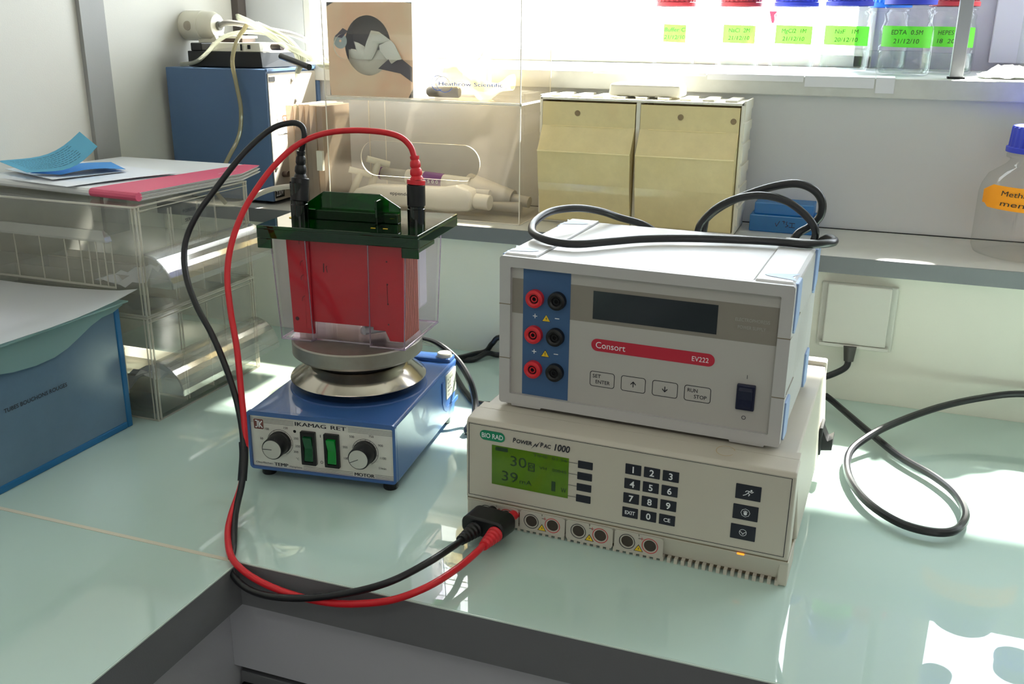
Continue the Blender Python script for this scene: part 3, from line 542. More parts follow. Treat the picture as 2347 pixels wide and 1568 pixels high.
m.text('TEMP', 0.0038, F(0.02758, Z0 + 0.0050, 0.00030, 0.0026), w=0.0160, bold=0.0); m.text('TEMP', 0.0038, F(0.02780, Z0 + 0.0050, 0.00033, 0.0026), w=0.0160, bold=0.0); m.text('TEMP', 0.0038, F(0.02802, Z0 + 0.0050, 0.00036, 0.0026), w=0.0160, bold=0.0); m.text('MOTOR', 0.0038, F(0.12008, Z0 + 0.0042, 0.00030, 0.0026), w=0.0222, bold=0.0); m.text('MOTOR', 0.0038, F(0.12030, Z0 + 0.0042, 0.00033, 0.0026), w=0.0222, bold=0.0); m.text('MOTOR', 0.0038, F(0.12052, Z0 + 0.0042, 0.00036, 0.0026), w=0.0222, bold=0.0)
m.text('Oberflächen', 0.0022, F(0.0060, Z0 + 0.0060, 0.0003, 0.0026), w=0.0195); m.text('Heizplatte', 0.0022, F(0.0455, Z0 + 0.0050, 0.0003, 0.0026), w=0.0145)
for t, u, v in (('50', 0.0147, 0.0355), ('100', 0.0218, 0.0473), ('150', 0.0437, 0.0507), ('200', 0.0550, 0.0398), ('250', 0.0563, 0.0309), ('300', 0.0540, 0.0241), ('°C', 0.0554, 0.0160), ('500', 0.1188, 0.0491), ('750', 0.1405, 0.0515), ('900', 0.1505, 0.0424), ('300', 0.1108, 0.0360), ('100', 0.1112, 0.0232), ('1100', 0.1530, 0.0281)):
    m.text(t, 0.0026, F(u, Z0 + v - 0.0013, 0.0003, 0.0026), align='C')
m.text('1/min', 0.0028, F(0.1480, Z0 + 0.0150, 0.0003, 0.0026)); quad(m, 0.0829, 0.0836, 0.0440, 0.0472, G()); annulus(m, 0.0832, 0.0153, 0.0011, 0.0016, G(), 16)
for cu in (0.0363, 0.1332): annulus(m, cu, 0.0332, 0.0143, 0.0147, G(), 40, -65, 170)
for cu, angs in ((0.0363, (-45, -8, 18, 62, 118, 150)), (0.1332, (-12, 25, 45, 65, 88, 110, 130, 155))):
    for a in angs: t = radians(a); stroke(m, [(cu + 0.0125 * cos(t), 0.0332 + 0.0125 * sin(t)), (cu + 0.0145 * cos(t), 0.0332 + 0.0145 * sin(t))], 0.0003, G())
m.build('lettering', M_BRN if False else M_DPRINT, pn)
m = MB(); disc(m, 0.0539, 0.0478, 0.0017, G(0.0002)); m.build('hole', M_DARK, pn)
for cu, ang in ((0.0363, 182), (0.1332, 205)):
    k = MB().lathe([(0.0128, 0.0026), (0.0128, -0.001), (0.0120, -0.0018), (0.0116, -0.0165), (0.0112, -0.0172)], (cu, 0, Z0 + 0.0332), 'y', 40).build('knob', M_BLK, s, smooth=True)
    MB().lathe([(0.0104, -0.0170), (0.0103, -0.0176)], (cu, 0, Z0 + 0.0332), 'y', 36).build('knob_face', M_KNOBF, k)
    m = MB(); t = radians(ang); stroke(m, [(cu, 0.0332), (cu + 0.0102 * cos(t), 0.0332 + 0.0102 * sin(t))], 0.0007, F(0, Z0, 0.0178, 0)); m.build('pointer_line', M_DPRINT, k)
for u0, u1, mm in ((0.0615, 0.0781, M_GRNOFF), (0.0880, 0.1046, M_GRNON)):
    k = MB(); o_ = rrect(u0, u1, Z0 + 0.0116, Z0 + 0.0498, 0.0008, 3); i_ = rrect(u0 + 0.0030, u1 - 0.0030, Z0 + 0.0150, Z0 + 0.0450, 0.0006, 3)
    n = len(o_); ring2(k, o_, i_, lambda u, v: (u, -0.0010, v)); k.add([(u, -0.001, v) for u, v in o_] + [(u, 0.003, v) for u, v in o_], [(i, n + i, n + (i + 1) % n, (i + 1) % n) for i in range(n)])
    k.add([(u, -0.001, v) for u, v in i_] + [(u, 0.004, v) for u, v in i_], [(i, (i + 1) % n, n + (i + 1) % n, n + i) for i in range(n)]); kk = k.build('switch', M_BLK, s)
    MB().prism([(0.0020, Z0 + 0.0155), (-0.0012, Z0 + 0.0160), (0.0004, Z0 + 0.0300), (-0.0038, Z0 + 0.0435), (0.0020, Z0 + 0.0445)], lambda y, z: (u0 + 0.0034, y, z), lambda y, z: (u1 - 0.0034, y, z)).build('rocker', mm, kk, bevel=0.0004)
# feet, boss, rear ledge, cap, relief, rating plate
for u, v in ((0.014, 0.016), (SW - 0.012, 0.014), (0.014, SD - 0.03), (SW - 0.010, SD - 0.026)): MB().lathe([(0.0072, 0.0), (0.0080, 0.0015), (0.0080, Z0 + 0.001)], (u, v, 0), 'z', 20).build('rubber_foot', M_BLK, s, smooth=True)
ZT = Z0 + SH - 0.001
MB().lathe([(0.079, ZT - 0.001), (0.077, ZT + 0.0012), (0.071, ZT + 0.0018), (0.066, ZT + 0.0010)], (0.084, 0.1115, 0), 'z', 56, cap=False).build('raised_ring', M_IKAD, s, smooth=True)
MB().box(0.003, SW - 0.003, SD - 0.024, SD - 0.001, ZT - 0.004, ZT + 0.0050).build('rear_ledge', M_IKA, s, bevel=0.0025)
MB().lathe([(0.0090, ZT - 0.002), (0.0090, ZT + 0.0085), (0.0080, ZT + 0.0098)], (SW - 0.013, SD - 0.013, 0), 'z', 24).build('support_cap', M_IVORY, s, smooth=True)
rp = MB(); rp.prism([(0.160, 0.066), (0.160, 0.040), (0.166, 0.030), (0.176, 0.024), (0.222, 0.024), (0.222, 0.029), (0.180, 0.0295), (0.171, 0.034), (0.166, 0.043), (0.166, 0.066)], lambda y, z: (SW - 0.0008, y, z), lambda y, z: (SW + 0.0009, y, z)); rp.build('side_relief', M_IKAD, s)
pl = MB().box(SW - 0.0006, SW + 0.0010, 0.176, 0.214, 0.040, 0.070).build('rating_plate', mat('cream_label_foil', (212, 212, 196), 0.5), s)
m = MB(); R_ = lambda u, v: (SW + 0.0012, 0.179 + u, 0.043 + v)
for k, (t, ww) in enumerate((('220 V', 0.012), ('50/60 Hz', 0.018), ('600 W  1,1 A', 0.026), ('Typ RET', 0.014), ('Nr. 40 512', 0.022))): m.text(t, 0.0028, lambda u, v, k=k: R_(u, v + k * 0.0049), w=ww, bold=0.01)
m.build('lettering', M_DPRINT, pl)
# flange, neck, plate
hp = MB().lathe([(0.050, 0.1150), (0.0500, 0.1085), (0.0550, 0.1068), (0.0580, 0.1035), (0.0600, 0.1015), (0.0765, 0.0908), (0.0770, 0.0898), (0.0760, 0.0885), (0.0600, 0.0850), (0.0560, 0.0790)], (0.084, 0.1115, 0), 'z', 72, cap=False).build('steel_collar', M_CHR, s, smooth=True, ang=50)
MB().lathe([(0.052, ZT - 0.002), (0.052, 0.1180)], (0.084, 0.1115, 0), 'z', 40).build('dark_neck', M_DARK, s)
pt = MB().lathe([(0.055, 0.1150), (0.0690, 0.1158), (0.0732, 0.1195), (0.0732, 0.1335), (0.0718, 0.1350), (0.0, 0.1350)], (0.084, 0.1115, 0), 'z', 72, cap=False).build('heating_plate', M_ALUP, s, smooth=True)

# ---------------------------------------------------------------- electrophoresis tank on the plate
T = empty('electrophoresis_tank', (-0.0904, 0.2273, 0.1352), 0.0891, 'clear tank with red panel under a dark green lid, standing on the hot plate', 'tank')
HB = 0.2530 - 0.1352; LT = 0.2648 - 0.1352; bw, dd = 0.1454, 0.108
def flare(u, y, z):   # walls open slightly towards the top
    k = z / HB; return (u + (u / bw - 0.5) * 0.010 * k, y + (y / dd - 0.4) * 0.006 * k, z)
tk = MB()
# body outline with two proud corner columns at the front
out0 = [(0, 0), (0.036, 0), (0.038, 0.007), (0.104, 0.007), (0.106, 0), (bw, 0), (bw, dd), (0, dd)]
def shrink(p, t):
    cx, cy = bw / 2, dd / 2; return (p[0] + (t if p[0] < cx else -t), p[1] + (t if p[1] < cy else -t))
nn = len(out0); t = 0.0022
vs = []
for z in (0.0, HB): vs += [flare(x, y, z) for x, y in out0]
for z in (0.0030, HB): vs += [flare(*shrink((x, y), t), z) for x, y in out0]
fs = [tuple(range(nn))[::-1]] + [(i, (i + 1) % nn, nn + (i + 1) % nn, nn + i) for i in range(nn)] + [(2 * nn + (i + 1) % nn, 2 * nn + i, 3 * nn + i, 3 * nn + (i + 1) % nn) for i in range(nn)] + [tuple(2 * nn + i for i in range(nn))]
fs += [(nn + i, nn + (i + 1) % nn, 3 * nn + (i + 1) % nn, 3 * nn + i) for i in range(nn)]
tk.add(vs, fs).build('tank_body', M_TANK, T, bevel=0.0012)
e_ = MB(); pts = [(x, y) for x, y in out0] + [(0, 0)]
for (xa, ya), (xb, yb) in zip(pts, pts[1:]): e_.cyl(flare(xa, ya, 0.0012), flare(xb, yb, 0.0012), 0.0013, n=8)
for x, y in ((0, 0), (bw, 0), (bw, dd), (0.037, 0.002), (0.105, 0.002)): e_.cyl(flare(x, y, 0.0012), flare(x, y, HB), 0.0007, n=8)
e_.build('tank_edge', M_TANKE, T)
# red electrode panel: U shaped cut-out at the bottom
rd = MB(); fplate(rd, [(0.0095, 0.006), (0.0350, 0.006), (0.0350, 0.0205), (0.1060, 0.0205), (0.1060, 0.0170), (0.1200, 0.0170), (0.1250, 0.006), (0.1412, 0.006), (0.1425, 0.1150), (0.0065, 0.1150)], 0.0098, 0.0135); r_ = rd.build('red_panel', M_TRED, T, bevel=0.0006)
m = MB(); stroke(m, [(0.0500, 0.078), (0.0505, 0.088)], 0.0012, F(0, 0, 0.0003, 0.0098)); stroke(m, [(0.0545, 0.078), (0.0530, 0.084), (0.0545, 0.0855)], 0.0008, F(0, 0, 0.0003, 0.0098)); disc(m, 0.0150, 0.0225, 0.0023, F(0, 0, 0.0003, 0.0098))
for u, v in ((0.1240, 0.0950), (0.1240, 0.0700), (0.1240, 0.0480), (0.1240, 0.0250)): disc(m, u, v, 0.0010, F(0, 0, 0.0003, 0.0098))
quad(m, 0.1234, 0.1240, 0.0480, 0.0700, F(0, 0, 0.0003, 0.0098)); m.build('pen_marks', mat('dark_marks_on_red', (70, 14, 24), 0.5), r_)
for v in (0.085, 0.045):
    MB().box(0.0265, 0.0275, 0.0086, 0.0097, v, v + 0.024).build('electrode_wire', M_ICE if False else mat('pink_wire', (226, 160, 164), 0.3), T)
    for k in (0, 1):
        q_ = MB(); annulus(q_, 0.0270, v + k * 0.024, 0.0040, 0.0050, F(0, 0, 0.0004, 0.0098), 24, -60, 200); q_.build('moulded_ring', mat('dark_red_relief', (130, 20, 34), 0.4), T)
MB().box(0.0270, 0.0350, 0.0070, 0.0098, 0.012, 0.112).build('guide_rail', M_TRED, T, bevel=0.0008)
# cassette stack seen from the right
k = MB().box(0.1385, 0.1415, 0.0140, 0.0560, 0.0060, 0.1150).build('cassette_edge', M_SALM, T)
for q in range(8): MB().box(0.1416, 0.1419, 0.0165 + q * 0.0050, 0.0173 + q * 0.0050, 0.0065, 0.1148).build('groove', M_SALMD, k)
MB().box(0.006, 0.1380, 0.0200, 0.0560, 0.0210, 0.1150).build('cassette_body', M_SALMD, T)
MB().box(0.0150, 0.1405, 0.0600, 0.0900, 0.0280, 0.1120).build('cooling_block', M_ICE, T, bevel=0.004)
MB().tube([(0.086, 0.030, 0.0085), (0.088, 0.032, 0.0085), (0.104, 0.046, 0.0090)], 0.0050, 12).build('stir_bar', M_ICE, T, smooth=True)
# lid
lx, ly, lw, ld = -0.0172, -0.0092, 0.1846, 0.1283
lid = MB(); lid.box(lx, lx + lw, ly, ly + ld, LT - 0.0035, LT)
lid.box(lx, lx + lw, ly, ly + 0.0025, LT - 0.0140, LT - 0.0034).box(lx, lx + lw, ly + ld - 0.0025, ly + ld, LT - 0.0140, LT - 0.0034)
lid.box(lx, lx + 0.0025, ly + 0.0025, ly + ld - 0.0025, LT - 0.0140, LT - 0.0034).box(lx + lw - 0.0025, lx + lw, ly + 0.0025, ly + ld - 0.0025, LT - 0.0140, LT - 0.0034)
lid.box(lx, lx + 0.0170, ly, ly + 0.0025, 0.1048, LT - 0.0139).box(lx + lw - 0.0190, lx + lw, ly, ly + 0.0025, 0.1048, LT - 0.0139).box(lx + lw - 0.0025, lx + lw, ly + 0.0025, ly + 0.050, 0.1110, LT - 0.0139).box(lx, lx + 0.0025, ly + 0.0025, ly + 0.020, 0.1048, LT - 0.0139)
L_ = lid.build('lid', M_TGRN, T, bevel=0.0008)
MB().box(0.022, 0.122, 0.040, 0.058, LT - 0.026, LT + 0.0002).build('lid_well', M_TGRND, L_, bevel=0.001)
gr = MB(); fplate(gr, [(0.016, LT), (0.126, LT), (0.126, LT + 0.0165), (0.103, LT + 0.0300), (0.036, LT + 0.0300), (0.016, LT + 0.0170)], 0.0470, 0.0500)
gr.build('lid_grip', M_TGRN, L_, bevel=0.0008)
MB().box(0.016, 0.126, 0.0400, 0.0470, LT, LT + 0.0110).box(0.1035, 0.1065, 0.030, 0.0470, LT, LT + 0.026).build('grip_base', M_TGRN, L_, bevel=0.0008)
for u, yv, zt in ((0.0150, 0.0300, 0.0420), (0.1465, 0.0420, 0.0430)):
    q_ = MB().lathe([(0.0095, LT - 0.001), (0.0095, LT + 0.018), (0.0090, LT + 0.0185), (0.0090, LT + zt)], (u, yv, 0), 'z', 28, cap=False).build('socket_tower', M_TGRND, L_, smooth=True)
    MB().box(u - 0.0022, u + 0.0022, yv + 0.0088, yv + 0.0150, LT, LT + 0.030).build('tower_rib', M_TGRND, q_)
for u, y_, mm in ((0.0010, 0.040, M_YEL),): MB().lathe([(0.0042, LT + 0.0002), (0.0042, LT + 0.0007), (0.0, LT + 0.0007)], (u, y_, 0), 'z', 20).build('yellow_dot', mm, L_)
for q in range(2): MB().box(0.106 + q * 0.014, 0.111 + q * 0.014, 0.012, 0.0135, LT + 0.0002, LT + 0.0005).build('yellow_mark', M_YEL, L_)

# ---------------------------------------------------------------- leads
BLACK = [(-0.0742, 0.262, 0.3379), (-0.0687, 0.262, 0.3558), (-0.0722, 0.262, 0.3666), (-0.0843, 0.26, 0.369), (-0.1027, 0.25, 0.3623), (-0.1203, 0.225, 0.3397), (-0.1382, 0.2, 0.3076), (-0.1538, 0.18, 0.2775), (-0.1597, 0.165, 0.2497), (-0.1501, 0.15, 0.2213), (-0.1309, 0.138, 0.1936), (-0.1073, 0.128, 0.1687), (-0.0883, 0.12, 0.1408), (-0.0732, 0.113, 0.1099), (-0.0626, 0.105, 0.0788), (-0.0564, 0.095, 0.0527), (-0.0514, 0.083, 0.0324), (-0.0436, 0.058, 0.0105), (-0.0166, 0.0163, 0.004), (-0.0057, -0.004, -0.0036), (0.0099, -0.016, -0.0096), (0.033, -0.02, -0.0145), (0.0649, -0.02, -0.012), (0.0976, -0.015, -0.006), (0.1297, -0.01, 0.0041), (0.1608, -0.004, 0.018), (0.1826, 0.02, 0.0267), (0.1899, 0.055, 0.0242), (0.1886, 0.085, 0.0163)]
RED = [(0.0498, 0.285, 0.3363), (0.045, 0.285, 0.3483), (0.0325, 0.285, 0.3577), (0.0094, 0.285, 0.3617), (-0.0245, 0.28, 0.362), (-0.0536, 0.27, 0.3575), (-0.0746, 0.255, 0.3466), (-0.0901, 0.235, 0.3273), (-0.1001, 0.215, 0.3055), (-0.1073, 0.195, 0.2806), (-0.1092, 0.175, 0.252), (-0.1061, 0.16, 0.2232), (-0.0946, 0.145, 0.191), (-0.0794, 0.13, 0.1552), (-0.0697, 0.118, 0.1181), (-0.0605, 0.106, 0.0811), (-0.0576, 0.1, 0.0552), (-0.0557, 0.087, 0.0273), (-0.0471, 0.056, 0.0101), (-0.0317, 0.0285, 0.006), (-0.0043, -0.004, 0.0063), (0.0133, -0.01, -0.0023), (0.038, -0.013, -0.0086), (0.0693, -0.013, -0.013), (0.101, -0.014, -0.0116), (0.1315, -0.014, -0.0057), (0.1644, -0.012, 0.0048), (0.1917, 0.0, 0.0167), (0.2028, 0.035, 0.0161), (0.2091, 0.065, 0.017), (0.2124, 0.08, 0.0198)]
LD = empty('test_leads', (0.188, 0.09, 0.0), 0, 'black and red banana leads looping from the tank lid to the double plug', 'cable')
LD_INV = Matrix.Translation((-0.188, -0.09, 0.0))
MB(LD_INV).tube(BLACK, 0.0032, 12).build('black_lead', M_CBLK, LD, smooth=True)
MB(LD_INV).tube(RED, 0.0032, 12).build('red_lead', M_CRED, LD, smooth=True)
MB(LD_INV).tube([(-0.0612, 0.1035, 0.066), (-0.0570, 0.0965, 0.0530), (-0.0535, 0.0860, 0.0320)], 0.0047, 14).build('shrink_sleeve', M_CBLK, LD, smooth=True)
def strain(mb, p0, p1, r0, r1, rings=3, n=18):    # ribbed strain relief from r0 at p0 to r1 at p1
    P0, P1 = Vector(p0), Vector(p1); L = []; R = []
    for k in range(rings * 4 + 1):
        t_ = k / (rings * 4); L.append(P0.lerp(P1, t_)); rr = r0 + (r1 - r0) * t_; R.append(rr * (0.80 if k % 4 == 2 and 0 < t_ < 1 else 1.0))
    return mb.tube(L, 0, n, raw=True, radii=R)
strain(MB(LD_INV), (-0.0768, 0.262, 0.3105), (-0.0742, 0.262, 0.3400), 0.0072, 0.0046).build('strain_relief', M_BLK, LD, smooth=True)
MB(LD_INV).cyl((-0.0775, 0.258, 0.2860), (-0.0768, 0.262, 0.3110), 0.0098, n=24).build('plug_body', M_BLK, LD, smooth=True, bevel=0.001)
strain(MB(LD_INV), (0.0530, 0.283, 0.3135), (0.0498, 0.285, 0.3385), 0.0072, 0.0048).build('strain_relief', M_RED, LD, smooth=True)
MB(LD_INV).cyl((0.0525, 0.2815, 0.3090), (0.0527, 0.282, 0.3135), 0.0098, n=24).build('plug_collar', M_RED, LD, smooth=True)
MB(LD_INV).cyl((0.0525, 0.2815, 0.2860), (0.0525, 0.2815, 0.3092), 0.0098, n=24).build('plug_body', M_BLK, LD, smooth=True, bevel=0.001)
# double plug at the power supply
pb = MB(LD_INV); pm = Matrix.Translation((0.2015, 0.1165, 0.0185)) @ Matrix.Rotation(-0.12, 4, 'Z')
pts = rrect(-0.0225, 0.0225, -0.0110, 0.0110, 0.0085, 6)
pb.M = LD_INV @ pm
pb.prism(pts, lambda u, v: (u, 0.0130, v), lambda u, v: (u - 0.0015, -0.0110, v * 0.86)); pb.build('double_plug', M_BLK, LD, bevel=0.002, smooth=True)
for du, mm in ((-0.0110, M_BLK), (0.0112, M_RED)): MB(LD_INV @ pm).cyl((du, 0.0125, 0.0005), (du + 0.001, 0.0440, -0.003), 0.0049, n=20).build('shrouded_pin', mm, LD, smooth=True)
strain(MB(LD_INV), (0.1915, 0.1060, 0.0160), (0.1880, 0.0800, 0.0175), 0.0080, 0.0048, 5).build('strain_relief', M_BLK, LD, smooth=True)
strain(MB(LD_INV), (0.2135, 0.1020, 0.0175), (0.2123, 0.0760, 0.0190), 0.0078, 0.0046, 5).build('strain_relief', M_RED, LD, smooth=True)

def cable(name, pts, r, m, label, cat='cable', group=None, base=None, n=10):
    o = MB().tube(pts, r, n).build(name, m, smooth=True); tag(o, label, cat, group); return o
cable('mains_cable', [(0.4600, 0.400, 0.0300), (0.4760, 0.520, 0.0240), (0.4840, 0.590, 0.018), (0.4975, 0.5764, 0.014), (0.5361, 0.5112, 0.01), (0.5724, 0.4478, 0.009), (0.6074, 0.4052, 0.009), (0.6269, 0.3678, 0.009), (0.6335, 0.3227, 0.009), (0.6228, 0.2866, 0.009), (0.6019, 0.273, 0.009), (0.5704, 0.2811, 0.009), (0.5394, 0.3181, 0.009), (0.5205, 0.3736, 0.009), (0.519, 0.4262, 0.012), (0.5357, 0.4605, 0.02), (0.566, 0.5017, 0.027), (0.6152, 0.5557, 0.034), (0.6658, 0.5935, 0.04), (0.7157, 0.6138, 0.045), (0.80, 0.622, 0.045), (1.0, 0.624, 0.02)][2:] , 0.0043, M_CBLK, 'thick black power cord curled in a loop on the glass right of the supplies')
cc = empty('mains_cable', (0.45, 0.39, 0.2), 0, 'black power cord looped over and behind the upper grey power supply', 'cable'); ci = Matrix.Translation((-0.45, -0.39, -0.2))
MB(ci).tube([(0.330, 0.418, 0.200), (0.300, 0.412, 0.240), (0.2767, 0.4, 0.2600), (0.249, 0.39, 0.2690), (0.2316, 0.37, 0.2783), (0.2115, 0.345, 0.2844), (0.1927, 0.315, 0.2843), (0.1873, 0.28, 0.2795), (0.1932, 0.255, 0.2745), (0.2081, 0.2383, 0.2725), (0.2288, 0.2298, 0.2712), (0.25, 0.2323, 0.2712), (0.2743, 0.2552, 0.2712), (0.3033, 0.2804, 0.2712), (0.3431, 0.2993, 0.2712), (0.3844, 0.31, 0.2712), (0.4257, 0.3164, 0.2712), (0.4547, 0.3157, 0.2712), (0.4742, 0.3302, 0.2710), (0.4787, 0.3473, 0.27), (0.4749, 0.37, 0.2683), (0.4690, 0.388, 0.2640), (0.4600, 0.405, 0.2500), (0.4420, 0.415, 0.20)], 0.0040, 12).build('cable_run', M_CBLK, cc, smooth=True)
MB(ci).tube([(0.4450, 0.41, 0.2300), (0.4560, 0.405, 0.2560), (0.4567, 0.4, 0.2706), (0.4451, 0.4, 0.285), (0.4239, 0.4, 0.2982), (0.3989, 0.4, 0.3021), (0.3743, 0.4, 0.2972), (0.3543, 0.4, 0.2864), (0.3402, 0.398, 0.2714), (0.3357, 0.396, 0.2594), (0.334, 0.398, 0.23)], 0.0040, 12).build('cable_run', M_CBLK, cc, smooth=True)
MB(ci).tube([(0.340, 0.402, 0.23), (0.3404, 0.405, 0.2638), (0.3436, 0.41, 0.2738), (0.3597, 0.412, 0.2875), (0.3814, 0.415, 0.2991), (0.4079, 0.415, 0.3097), (0.4322, 0.415, 0.3145), (0.4504, 0.415, 0.3092), (0.46, 0.415, 0.2974), (0.4599, 0.415, 0.2821), (0.45, 0.415, 0.2696), (0.4379, 0.41, 0.2602), (0.430, 0.41, 0.235)], 0.0043, 12).build('cable_run', M_CBLK, cc, smooth=True)
cable('mains_cable', [(-0.060, 0.430, 0.060), (-0.045, 0.432, 0.0800), (-0.0326, 0.43, 0.0851), (-0.0091, 0.42, 0.0862), (0.0214, 0.4, 0.0890), (0.0487, 0.395, 0.0740), (0.0696, 0.385, 0.0537), (0.0784, 0.3814, 0.03), (0.0844, 0.365, 0.015), (0.0878, 0.3397, 0.0045), (0.120, 0.430, 0.0045), (0.180, 0.520, 0.0045)], 0.0043, M_CBLK, 'black mains cord draped over the rear corner of the blue stirrer')
cable('mains_cable', [(-0.0663, 0.5605, 0.0045), (-0.0473, 0.5718, 0.0045), (0.0052, 0.4983, 0.0045), (0.0357, 0.4569, 0.0045), (0.0693, 0.4303, 0.0045), (0.14, 0.47, 0.0045)], 0.0040, M_CBLK, 'black cord lying on the glass behind the stirrer, passing under the draped one')
cable('mains_cable', [(-0.0402, 0.5045, 0.03), (-0.0254, 0.5662, 0.012), (-0.0163, 0.6060, 0.006), (-0.0042, 0.6255, 0.006), (0.0066, 0.6245, 0.02), (0.0215, 0.6270, 0.03), (0.08, 0.62, 0.02)], 0.0040, M_CBLK, 'upper of the two black cords running from the stirrer to behind the supplies')
cable('mains_cable', [(-0.0500, 0.5306, 0.012), (-0.0299, 0.5767, 0.0045), (-0.0088, 0.5872, 0.0045), (0.0031, 0.6092, 0.0085), (0.0154, 0.6200, 0.0045), (0.0377, 0.6240, 0.0045), (0.09, 0.61, 0.0045)], 0.0040, M_CBLK, 'lower black cord on the glass against the wall behind the supplies')
pc = empty('wall_plug_cable', (0.5066, 0.605, 0.06), 0, 'black plug and cord coming out below the wall socket cover', 'cable'); ci = Matrix.Translation((-0.5066, -0.605, -0.06))
MB(ci).tube([(0.5068, 0.61, 0.066), (0.5045, 0.605, 0.0550), (0.4904, 0.595, 0.0472), (0.4727, 0.585, 0.0416), (0.4523, 0.57, 0.0398), (0.42, 0.54, 0.03)], 0.0042, 12).build('cable_run', M_CBLK, pc, smooth=True)
MB(ci).cyl((0.5066, 0.612, 0.0815), (0.5068, 0.610, 0.0620), 0.0082, 0.0060, n=18).build('plug_body', mat('dark_grey_plug', (58, 56, 54), 0.5), pc, smooth=True)
k = empty('socket_cover', (0.510, 0.634, 0.118), 0, 'pale square socket cover on the white wall under the shelf', 'socket')
MB().box(-0.0465, 0.0465, -0.008, 0.0, -0.0440, 0.0420).build('back_box', M_SOCK, k, bevel=0.002)
MB().box(-0.0385, 0.0385, -0.020, -0.0082, -0.0350, 0.0430).build('flap', M_SOCK, k, bevel=0.0015)
MB().box(-0.0425, 0.0425, -0.0215, -0.0080, -0.0400, -0.0355).build('lower_ledge', M_SOCK, k, bevel=0.001)

